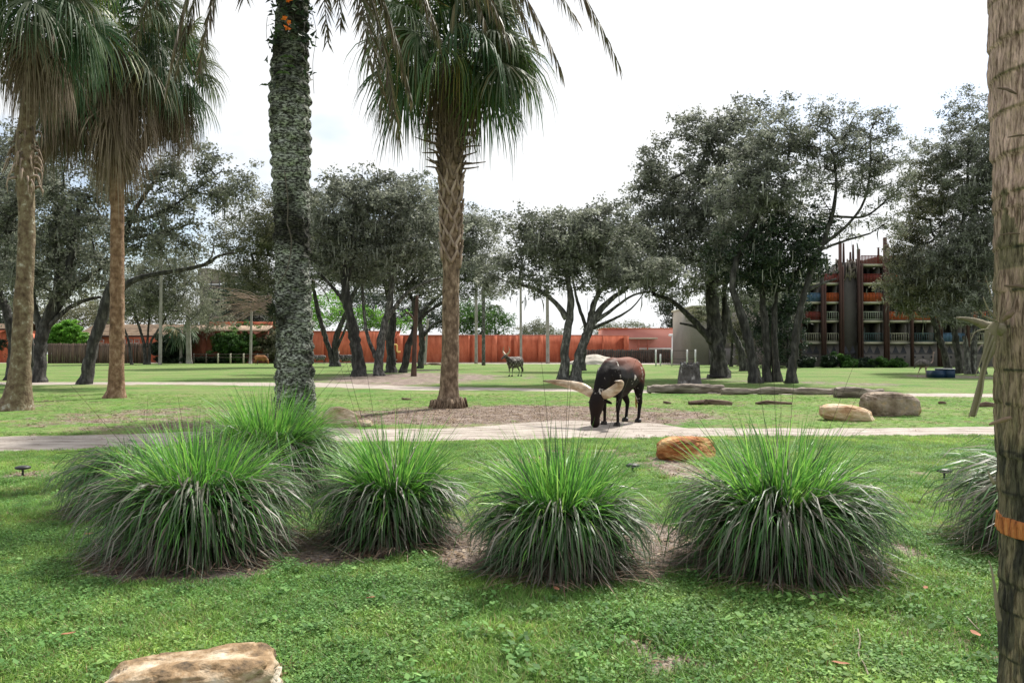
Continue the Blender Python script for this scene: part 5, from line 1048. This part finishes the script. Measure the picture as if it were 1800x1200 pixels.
rock('boulder', 'big blocky grey brown boulder with a mossy yellow top', (1566,729), (1.32,.85,.68), grey_rock, 37, rz=.1, tilt=-.06, flat=.36, cuts=2, rough=.045, nsc=1.6, pw=.5)
rock('mound', 'pale sand heap against the dark plank fence', (1046,640.5), (8.0,5,3.0), M('pale_sand', [(.40,.36,.30),(.52,.48,.42)], 1, bump=.5, bscale=4), 38, flat=.0, cuts=0, rough=.07, pw=1.5, cat='sand heap')
wood_grey = M('weathered_log', [(.05,.04,.032),(.20,.16,.13),(.44,.38,.33)], 3, (.35,3,3), bump=1, bscale=10, bdist=.05, detail=9)
wood_dark = M('dark_driftwood', [(.05,.03,.022),(.14,.09,.065),(.24,.17,.13)], 4, (.5,2,2), bump=1, bscale=12, bdist=.04)
def log(name, label, pl, mat, d, seed, cat='log', stubs=()):
    k = ppm(d); p = []; rr = []
    for a_, b_, c_ in pl:
        q_ = P(a_, b_, d); rr.append(c_/2/k*.86); q_[2] = max(q_[2]+.03, .8*c_/2/k); p.append(q_)
    a_, b_ = resample(p, rr, .06); o = np.array([a_[:,0].mean(), d, 0]); mb = MB()
    add_tube(mb, a_, b_, 18, True, lambda th, ii, pt: b_[:,None]*(.95*(fbm(np.cos(th)*1.6+5, np.sin(th)*1.6+5, ii*.16, 4, seed)-.5)+.5*(vnoise(ii*.10, 3, 0, seed)-.5)+.3*(vnoise(np.cos(th)*5+9, np.sin(th)*5+9, ii*.08, seed)-.5)))
    main = mb.build(name, mat, origin=o, smooth=True); tag(main, label, cat)
    for st in stubs:
        mb = MB(); x_ = [P(s[0], s[1], d-.05) for s in st]; a2, b2 = resample(x_, [s[2]/2/k for s in st], .05); add_tube(mb, a2, b2, 8); sb = mb.build('branch_stub', mat, main, origin=o, smooth=True)
    return main
log('log', 'long weathered log lying right behind the cow', [(1138,690,17),(1170,693,19),(1215,694,20),(1255,695,19),(1272,693,17)], wood_grey, 30.5, 1, stubs=[[(1140,690,9),(1146,681,7),(1150,678,4)]])
log('log', 'longest weathered log between the first log and the stubby one', [(1268,692,12),(1310,695,14),(1370,697,15),(1420,698,14),(1472,698,13)], wood_grey, 29.5, 2)
log('log', 'short thick pale log with a dark end beside the boulder', [(1468,697,19),(1500,698,21),(1530,693,18),(1552,690,13)], wood_grey, 27.5, 3)
log('driftwood', 'flat broken piece of driftwood with a knob, right of the cow', [(1210,713,7),(1235,712,11),(1250,713,12),(1275,716,8),(1287,717,5)], wood_dark, 23.6, 4, 'driftwood', [[(1240,712,8),(1241,706,8),(1243,702,6)]])
log('driftwood', 'thin twisted piece of driftwood left of the peach rock', [(1328,711,4),(1345,713,8),(1365,713,7),(1392,718,4)], wood_dark, 23.8, 5, 'driftwood')
log('driftwood', 'dark driftwood piece right beside the ringed palm trunk', [(1720,719,7),(1735,717,12),(1752,718,9)], wood_dark, 22.6, 6, 'driftwood')
log('driftwood', 'tiny dark stick on the grass behind the cow tail', [(1166,708,4),(1172,711,6),(1180,712,3)], wood_dark, 24, 7, 'driftwood')
log('driftwood', 'tiny dark stick on the grass right of the boulder', [(1650,711,4),(1657,709,6),(1663,712,3)], wood_dark, 24, 8, 'driftwood')
log('stick', 'fallen grey branch lying among the trees before the red wall', [(745,641,2),(760,640,5),(775,641,2)], wood_dark, 108, 9, 'stick')
log('stick', 'short dead stick right of the lichened trunk on green grass', [(706,702,3),(716,703,4),(724,704,2)], wood_dark, 26, 10, 'stick')
# twigs on the near lawn
for pl_, lab in (([(1508,1120),(1512,1140),(1509,1165),(1520,1185),(1527,1205)], 'pale forked twig on the weeds at the bottom right'), ([(1700,1098),(1712,1112),(1722,1122)], 'short pale twig beside the foot of the ringed palm'), ([(555,955),(590,972),(640,1000)], 'dark fallen leaf stalk between the two left clumps')):
    a_, b_ = resample([G(*p)+[0,0,.045] for p in pl_], [.004]*len(pl_), .03); mb = MB(); add_tube(mb, a_, b_, 6); o = mb.build('twig', dry_m, origin=a_[0], smooth=True); tag(o, lab, 'twig')
fl_mat = M('fallen_leaf_orange', [(.22,.09,.05),(.40,.19,.11)], 8, bump=.2)
rl = np.random.default_rng(3)
for (x_, y_, s, lab) in ((156,950,.07,'orange fallen leaf left of the big left clump'),(1715,1132,.08,'pinkish orange fallen leaf beside the ringed palm'),(978,1050,.07,'red brown fallen leaf below the middle clump'),(120,1132,.06,'tan fallen leaf on the lawn at lower left'),(652,1066,.05,'small brown fallen leaf below the compact clump'),(1478,1186,.07,'brown crumpled leaf near the bottom right'),(534,942,.06,'small reddish leaf between the two left clumps'),(1627,1048,.06,'pale fallen leaf right of the widest clump')):
    s *= .6; c = G(x_, y_)+[0,0,.055]; u = np.linspace(-1, 1, 7); w_ = (1-u**2)**.7*.38; a = rl.uniform(0, 6.28); mb = MB()
    V = np.concatenate([np.stack([u*s, -w_*s, .12*s*np.abs(u)+.2*s*w_], -1), np.stack([u*s, 0*u, .12*s*u**2], -1), np.stack([u*s, w_*s, .12*s*np.abs(u)+.25*s*w_], -1)])@rotz(a).T+c
    mb.add(V, [[i+7*j, i+1+7*j, i+8+7*j, i+7+7*j] for i in range(6) for j in range(2)]); o = mb.build('fallen_leaf', fl_mat, origin=c, smooth=True); tag(o, lab, 'fallen leaf')
# hollow stump
sd = D(687); k = ppm(sd); st_ = thing('tree_stump', tuple(G(1212,687)), 'tall dark flared tree stump with white flecks between the cow and the logs', 'tree stump')
stump_m = M('stump_bark', [(.02,.02,.018),(.06,.056,.052),(.11,.105,.10),(.55,.55,.54)], 4, (1,1,.7), bump=1, bscale=10, bdist=.06, lo=.3, hi=.72, detail=8)
a_, b_ = resample([[G(1212,687)[0], sd, z_] for z_ in (-.05,.1,.4,.75,1.0,1.06)], [.62,.52,.45,.42,.38,.26], .04); mb = MB()
add_tube(mb, a_, b_, 40, True, lambda th, ii, pt: b_[:,None]*(.30*(vnoise(np.cos(th)*2.5+5, np.sin(th)*2.5+5, pt[:,2][:,None]*.8, 8)-.5)+.12*(fbm(np.cos(th)*5+5, np.sin(th)*5+5, pt[:,2][:,None]*6, 3, 8)-.5)))
mb.build('stump_body', stump_m, st_, smooth=True); rr = np.random.default_rng(9)
for i in range(16):
    a = i*2*math.pi/16; z0 = .92; o = np.array([G(1212,687)[0]+.33*math.cos(a), sd+.33*math.sin(a), z0]); mb = MB(); a2, b2 = resample([o, o+[.02,0,.12], o+[.03*math.cos(a),0,rr.uniform(.13,.28)]], [.09,.07,.025], .04); add_tube(mb, a2, b2, 7); mb.build('splinter', stump_m, st_, smooth=True)

# ---------------------------------------------------------------- small things
def light_dish(label, px, py):
    c = G(px, py); t = thing('garden_light', tuple(c), label, 'garden light', 'low garden lights in the lawn')
    mb = MB(); add_tube(mb, [c, c+[0,0,.085]], [.014,.012], 8); mb.build('stake', metal_dark, t)
    mb = MB(); add_tube(mb, [c+[0,0,.075], c+[0,0,.09], c+[0,0,.11], c+[0,0,.125]], [.03,.085,.09,.05], 20); mb.build('lamp_head', metal_dark, t, smooth=True)
light_dish('low black garden light on the lawn left of the leftmost clump', 40, 836)
light_dish('low black garden light with a flat head left of the ringed palm', 1660, 842)
light_dish('little black garden light behind the middle and right clumps', 1112, 832)
blue_m = M('navy_plastic', [(.008,.028,.062),(.014,.04,.085)], 2, rough=.45, bump=.1)
td = D(664); t = thing('feed_trough', tuple(G(1661,664)), 'navy blue animal feeder box with a raised lidded end beside the ostrich', 'feeder')
V, Q = pxbox(1646,1664,651.5,664,td-.4,td+.9); mb = MB(); mb.add(V, Q); mb.build('trough_box', blue_m, t)
V, Q = pxbox(1664.2,1679,649,664,td-.45,td+.95); mb = MB(); mb.add(V, Q); mb.build('feeder_end', blue_m, t)
V, Q = pxbox(1663.6,1679.6,647.6,648.9,td-.5,td+1); mb = MB(); mb.add(V, Q); mb.build('lid', white_p, t)

# ---------------------------------------------------------------- animals
def blob(name, chains, voxel, mat, parent, origin, R_=None, ysq=1.0, smooth=6, mirror=True):
    """one continuous skin: spheres along chains -> voxel remesh -> smooth"""
    mb = MB(); m, n = 7, 10; ph = np.linspace(0, math.pi, m); th = np.arange(n)*2*math.pi/n; PH, TH = np.meshgrid(ph, th, indexing='ij')
    SV = np.stack([np.sin(PH)*np.cos(TH), np.sin(PH)*np.sin(TH), np.cos(PH)], -1).reshape(-1,3); i = np.arange(m-1)[:,None]; j = np.arange(n)[None]; kk = (j+1) % n
    SQ = np.stack([i*n+j, (i+1)*n+j, (i+1)*n+kk, i*n+kk], -1).reshape(-1,4)
    for ch in chains:
        a, b = resample([c[:3] for c in ch], [c[3] for c in ch], max(voxel*.8, min(c[3] for c in ch)*.35)); sq = ch[0][4] if len(ch[0]) > 4 else 1.0
        for p, rr in zip(a, b): mb.add(SV*rr*np.array([1, sq, 1])+p, SQ)
    V = np.concatenate(mb.V); me = bpy.data.meshes.new(name); me.from_pydata(V.tolist(), [], np.concatenate(mb.F).tolist()); me.update()
    ob = bpy.data.objects.new(name, me); COL.objects.link(ob)
    rm = ob.modifiers.new('r', 'REMESH'); rm.mode = 'VOXEL'; rm.voxel_size = voxel; rm.use_smooth_shade = True
    sm = ob.modifiers.new('s', 'SMOOTH'); sm.iterations = smooth; sm.factor = .5
    dg = bpy.context.evaluated_depsgraph_get(); ev = ob.evaluated_get(dg); out = bpy.data.meshes.new_from_object(ev); bpy.data.objects.remove(ob)
    out.materials.clear(); out.materials.append(mat); o2 = bpy.data.objects.new(name, out); COL.objects.link(o2)
    if parent: o2.parent = parent
    return o2
def hide_mat(name, base, mid, spot, spot_lo=.60, sc=3.2, top=None, rough=.6):
    m = bpy.data.materials.new(name); m.use_nodes = True; t = m.node_tree; N = t.nodes.new; L = t.links.new; bs = t.nodes['Principled BSDF']; bs.inputs['Roughness'].default_value = rough; bs.inputs['Specular IOR Level'].default_value = .12
    tc = N('ShaderNodeTexCoord'); nz = N('ShaderNodeTexNoise'); nz.inputs['Scale'].default_value = 1.5; nz.inputs['Detail'].default_value = 4; L(tc.outputs['Object'], nz.inputs[0])
    r1 = N('ShaderNodeValToRGB'); r1.color_ramp.elements[0].position = .4; r1.color_ramp.elements[0].color = (*base,1); r1.color_ramp.elements[1].position = .65; r1.color_ramp.elements[1].color = (*mid,1); L(nz.outputs[0], r1.inputs[0]); col = r1.outputs[0]
    if top is not None:
        sp = N('ShaderNodeSeparateXYZ'); L(tc.outputs['Object'], sp.inputs[0]); ma = N('ShaderNodeMath'); ma.operation = 'MULTIPLY_ADD'; ma.inputs[1].default_value = .6; L(nz.outputs[0], ma.inputs[0]); mxx_ = N('ShaderNodeMath'); mxx_.operation = 'MULTIPLY_ADD'; mxx_.inputs[1].default_value = -.42; L(sp.outputs[0], mxx_.inputs[0]); L(sp.outputs[2], mxx_.inputs[2]); L(mxx_.outputs[0], ma.inputs[2])
        mr = N('ShaderNodeMapRange'); mr.inputs[1].default_value = 1.26; mr.inputs[2].default_value = 1.76; L(ma.outputs[0], mr.inputs[0])
        mx_ = N('ShaderNodeMix'); mx_.data_type = 'RGBA'; L(mr.outputs[0], mx_.inputs[0]); L(col, mx_.inputs[6]); mx_.inputs[7].default_value = (*top,1); col = mx_.outputs[2]
    n2 = N('ShaderNodeTexNoise'); n2.inputs['Scale'].default_value = sc; n2.inputs['Detail'].default_value = 8; n2.inputs['Roughness'].default_value = .7; mp = N('ShaderNodeMapping'); mp.inputs['Scale'].default_value = (1.3,1,.9); mp.inputs['Location'].default_value = (4,2,7); L(tc.outputs['Object'], mp.inputs[0]); L(mp.outputs[0], n2.inputs[0])
    r2 = N('ShaderNodeValToRGB'); r2.color_ramp.elements[0].position = spot_lo; r2.color_ramp.elements[1].position = spot_lo+.03; L(n2.outputs[0], r2.inputs[0])
    mx2 = N('ShaderNodeMix'); mx2.data_type = 'RGBA'; L(r2.outputs[0], mx2.inputs[0]); L(col, mx2.inputs[6]); mx2.inputs[7].default_value = (*spot,1); L(mx2.outputs[2], bs.inputs['Base Color'])
    nb = N('ShaderNodeTexNoise'); nb.inputs['Scale'].default_value = 60; L(tc.outputs['Object'], nb.inputs[0]); bp = N('ShaderNodeBump'); bp.inputs['Strength'].default_value = .25; bp.inputs['Distance'].default_value = .01; L(nb.outputs[0], bp.inputs['Height']); L(bp.outputs[0], bs.inputs['Normal'])
    return m
horn_m = M('pale_horn', [(.20,.13,.075),(.45,.35,.25),(.66,.58,.48)], 4, (1,1,3), rough=.4, bump=.5, bscale=24, tint=[(1.1,1.05,1.0),(1.0,.97,.93),(.80,.72,.64),(.18,.15,.13)])
hoof_m = M('hoof', [(.02,.018,.016),(.04,.035,.03)], 5, rough=.5, bump=.2)
eye_m = M('eye', [(.006,.005,.004),(.01,.008,.006)], 5, rough=.1, bump=0)
def cow(label, pos, heading, hide, head='down', horn=1.0, voxel=.026, tuft=(.45,.30,.10), seed=1, turn=0.0, scale=1.0, hornpts=None, name='cow'):
    """local frame: +x forward, +y left. heading = rotation about z"""
    root = thing(name, tuple(pos), label, 'cow'); root.rotation_euler = (0, 0, heading); root.scale = (scale,)*3
    ca, sa = math.cos(turn), math.sin(turn)
    piv = np.array([.62, 0, 0])
    def T(p):   # turn neck+head about the shoulder
        p = np.asarray(p, float); d = p-piv; return np.array([piv[0]+d[0]*ca-d[1]*sa, piv[1]+d[0]*sa+d[1]*ca, p[2]])
    body = [[(-.74,0,1.14,.20,.95),(-.62,0,1.13,.29,.95),(-.35,0,1.06,.35,.92),(.0,0,1.00,.375,.92),(.30,0,.98,.36,.86),(.52,0,1.02,.33,.80),(.64,0,1.04,.25,.8)],
            [(-.72,0,1.27,.12,1.3),(-.45,0,1.31,.13,1.3),(-.1,0,1.29,.14,1.2),(.2,0,1.28,.14,1.1),(.45,0,1.28,.15,1),(.62,0,1.20,.14,.9)],
            [(.45,0,.78,.17,.8),(.2,0,.74,.18,.9),(-.2,0,.76,.18,.9),(-.45,0,.84,.14,.9)]]
    if head == 'down':
        nk = [(.55,0,1.10,.29,.72),(.78,0,.98,.24,.72),(.95,0,.80,.19,.72),(1.04,0,.66,.15,.8)]
        dew = [(.62,0,.82,.14,.5),(.80,0,.68,.11,.4),(.95,0,.50,.07,.4)]
        hd = [(1.06,0,.63,.135,1.0),(1.09,0,.54,.165,1.0),(1.11,0,.43,.155,.9),(1.14,0,.31,.115,.85),(1.155,0,.20,.095,.95),(1.155,0,.11,.105,1.15)]
        hb = np.array([1.02,0,.66]); fw = np.array([.1,0,-1.]); upv = np.array([1.,0,.1])
    else:
        nk = [(.50,0,1.10,.28,.72),(.74,0,1.22,.21,.72),(.92,0,1.36,.16,.75),(1.02,0,1.46,.13,.8)]
        dew = [(.62,0,.86,.14,.5),(.80,0,1.0,.10,.4),(.92,0,1.15,.07,.4)]
        hd = [(1.02,0,1.50,.125,.95),(1.10,0,1.46,.13,.9),(1.22,0,1.38,.105,.85),(1.36,0,1.29,.08,.95),(1.43,0,1.25,.075,1.1)]
        hb = np.array([.98,0,1.56]); fw = np.array([.85,0,-.5]); upv = np.array([.5,0,.85])
    def tc_(ch): return [tuple(T(c[:3]))+tuple(c[3:]) for c in ch]
    chains = body+[tc_(nk), tc_(dew), tc_(hd)]
    fo = [.10,-.06]; ho = [.06,-.10]
    for s, f, h in ((1, fo[0], ho[0]), (-1, fo[1], ho[1])):
        chains.append([(.48,.17*s,.95,.18,.6),(.47+f*.2,.19*s,.70,.115),(.46+f*.6,.19*s,.50,.092),(.47+f*.8,.19*s,.42,.084),(.46+f,.185*s,.28,.056),(.46+f,.185*s,.13,.054),(.475+f,.185*s,.07,.058)])
        chains.append([(-.60,.15*s,1.05,.24,.7),(-.58+h*.2,.19*s,.80,.17,.8),(-.60+h*.4,.19*s,.62,.11,.8),(-.71+h*.8,.18*s,.46,.082),(-.72+h,.18*s,.40,.070),(-.68+h,.18*s,.24,.055),(-.65+h,.18*s,.12,.054),(-.63+h,.18*s,.07,.058)])
    e0 = T(hb+np.array([0,0,0])-.02*upv)
    for s in (1, -1):
        e = hb+fw*.10-upv*.02; chains.append([tuple(T(e+[0,.10*s,0]))+(.035,.5), tuple(T(e+[-.03,.20*s,-.03]))+(.045,.5), tuple(T(e+[-.05,.29*s,-.06]))+(.02,.5)])
    chains.append([(-.88,0,1.22,.06),(-.97,0,1.05,.042),(-.99,0,.80,.032),(-.985,0,.62,.028)])
    if head != 'down' or True: chains.append([(-.05,0,.64,.05),(-.02,0,.56,.03)])
    b = blob('body', chains, voxel, hide, root, None, smooth=5)
    # hooves
    for s, f, h in ((1, fo[0], ho[0]), (-1, fo[1], ho[1])):
        for x_ in (.485+f, -.62+h):
            mb = MB()
            for q in (-1, 1): add_tube(mb, [[x_+.0,.185*s+q*.03,.075],[x_+.02,.185*s+q*.034,.04],[x_+.035,.185*s+q*.036,.0]], [.034,.040,.044], 8)
            o = mb.build('hoof', hoof_m, None, smooth=True); o.parent = root
    for s in (1, -1):
        mb = MB()
        if hornpts: pp = [np.array(v[:3])*[1, s if len(hornpts) == 1 else 1, 1] for v in hornpts[0 if (s == 1 or len(hornpts) == 1) else 1]]; rr = [v[3] for v in hornpts[0 if (s == 1 or len(hornpts) == 1) else 1]]
        else:
            pp = [hb+np.array([0,.06*s,0]), hb+np.array([-.02,.24*s,.04])*horn+upv*.05, hb+np.array([-.05,.42*s,.20])*horn+upv*.05, hb+np.array([-.05,.46*s,.48])*horn, hb+np.array([-.02,.36*s,.80])*horn]; rr = np.array([.08,.085,.07,.045,.008])*min(1.1, horn+.1)
        pp = [T(v) for v in pp]; a_, b_ = resample(pp, rr, .03); add_tube(mb, a_, b_, 16, True, lambda th, ii, pt: b_[:,None]*.05*(vnoise(ii*.6, th, 0)-.5), t=0); mb.T = [np.concatenate([np.repeat(np.linspace(0, 1, len(a_))**1.4, 16), [0, 1]])]
        o = mb.build('horn', horn_m, None, smooth=True); o.parent = root
        ey = T(hb+fw*.20+np.array([0,.118*s,0])+upv*.02) if head == 'down' else T(hb+fw*.17+np.array([0,.105*s,0])-upv*.02)
        mb = MB(); add_tube(mb, [ey-[0,.012,0], ey, ey+[0,.012,0]], [.008,.02,.008], 8); o = mb.build('eye', eye_m, None, smooth=True); o.parent = root
    mb = MB(); rr = np.random.default_rng(seed)
    for i in range(60):
        a = rr.uniform(0, 6.28); q0 = np.array([-.985+.015*math.cos(a), .015*math.sin(a), .66]); L_ = rr.uniform(.26,.40); p = [q0, q0+[.04*math.cos(a),.04*math.sin(a),-L_*.5], q0+[.03*math.cos(a+.5),.03*math.sin(a+.5),-L_]]
        a_, b_ = resample(p, [.008,.009,.003], .1); add_tube(mb, a_, b_, 3, False)
    o = mb.build('tail_tuft', M('tail_hair_%d' % seed, [tuft, tuple(min(1, c*1.4) for c in tuft)], 5, bump=0), None); o.parent = root
    return root
hide1 = hide_mat('black_brown_hide', (.007,.005,.005), (.016,.009,.007), (.50,.46,.42), .585, 3.4, top=(.17,.050,.026))
# grazing cow: heading towards the camera and a little left
h1 = math.radians(-90-31)
fh = G(1075, 749); hx, hy = math.cos(h1), math.sin(h1); pos = np.array([fh[0]-.5*hx, fh[1]+.12-.5*hy, 0])
hp = [[(1.02,.06,.66,.085),(1.0,.22,.70,.10),(.97,.38,.80,.10),(1.02,.50,.90,.080),(1.16,.56,.94,.045),(1.30,.52,.96,.008)],
      [(1.02,-.06,.66,.085),(1.02,-.20,.71,.10),(1.02,-.40,.80,.105),(1.0,-.66,.85,.088),(.95,-1.08,.90,.058),(.90,-1.46,.92,.008)]]
cow('black brown long horned cow with a reddish back grazing on the sandy path', pos, h1, hide1, 'down', voxel=.022, seed=1, turn=-.10, hornpts=hp)
hide2 = hide_mat('mottled_grey_hide', (.045,.035,.03), (.13,.11,.10), (.34,.31,.29), .55, 7)
p2 = G(905, 661); cow('grey mottled horned cow standing alone by the pale pole, looking left', (p2[0], p2[1], 0), math.radians(-90-36+360), hide2, 'up', .75, .06, seed=2, turn=-.2, tuft=(.05,.04,.03), scale=.93, name='cow')
hide3 = hide_mat('speckled_hide', (.04,.033,.03), (.14,.125,.12), (.36,.33,.32), .54, 7)
p3 = G(609, 643.5); cow('speckled horned cow facing left between two oak trunks before the red wall', (p3[0], p3[1], 0), math.radians(180), hide3, 'up', .8, .08, seed=3, tuft=(.05,.04,.03), name='cow')
hide4 = hide_mat('ginger_hide', (.24,.10,.04), (.38,.18,.08), (.50,.34,.22), .66, 2)
p4 = P(458, 636, 112); cow('ginger brown cow grazing far off, left of the lichened trunk', (p4[0], p4[1], 0), math.radians(0), hide4, 'down', .5, .09, seed=4, tuft=(.2,.1,.05), scale=.95, name='cow')
p5 = P(562, 636, 118); cow('pale cow mostly hidden behind the forked dark oak and lichened trunk', (p5[0], p5[1], 0), math.radians(185), hide3, 'up', .4, .09, seed=5, tuft=(.2,.1,.05), scale=.95, name='cow')
# ostrich
od = D(664); oc = G(1623, 664); sc = .86
ost = thing('ostrich', (oc[0], oc[1], 0), 'grey brown ostrich striding right in front of the hotel', 'ostrich'); ost.rotation_euler = (0, 0, .12); ost.scale = (sc,)*3
skin_m = M('ostrich_skin', [(.26,.17,.15),(.36,.26,.23)], 6, bump=.3); plume_m = M('ostrich_plumage', [(.04,.033,.03),(.09,.078,.07),(.19,.17,.155)], 4, (2,1,1), bump=1, bscale=30, bdist=.03)
blob('body', [[(-.38,0,1.02,.16),(-.1,0,1.03,.27),(.2,0,1.0,.26),(.42,0,1.02,.15)], [(.42,0,1.06,.10),(.62,0,1.10,.055),(.74,0,1.22,.042),(.77,0,1.45,.038),(.79,0,1.72,.036),(.80,0,1.84,.045)], [(.80,0,1.85,.055),(.86,0,1.86,.045)], [(.88,0,1.85,.026),(.98,0,1.83,.014)],
  [(-.02,.13,.92,.14),(-.12,.14,.72,.07),(-.20,.14,.60,.045),(-.30,.14,.32,.028),(-.38,.14,.06,.028),(-.30,.14,.03,.03)], [(.08,-.13,.92,.14),(.12,-.14,.70,.07),(.10,-.14,.56,.045),(.12,-.14,.30,.028),(.13,-.14,.05,.028),(.22,-.14,.03,.03)]], .028, skin_m, ost, None, smooth=3)
bo = blob('plumage', [[(-.66,0,.94,.07),(-.45,0,1.03,.20),(-.12,0,1.08,.30),(.2,0,1.05,.29),(.42,0,1.03,.17)], [(-.60,.0,.86,.06),(-.70,0,.72,.05)], [(-.2,.2,1.05,.20),(.1,.22,1.0,.17),(-.45,.16,.98,.12)], [(-.2,-.2,1.05,.20),(.1,-.22,1.0,.17),(-.45,-.16,.98,.12)]], .04, plume_m, ost, None, smooth=3)
for s in (-1, 1):
    mb = MB(); add_tube(mb, [[.84,.045*s,1.875],[.84,.055*s,1.875]], [.014,.008], 6); o = mb.build('eye', eye_m, None); o.parent = ost
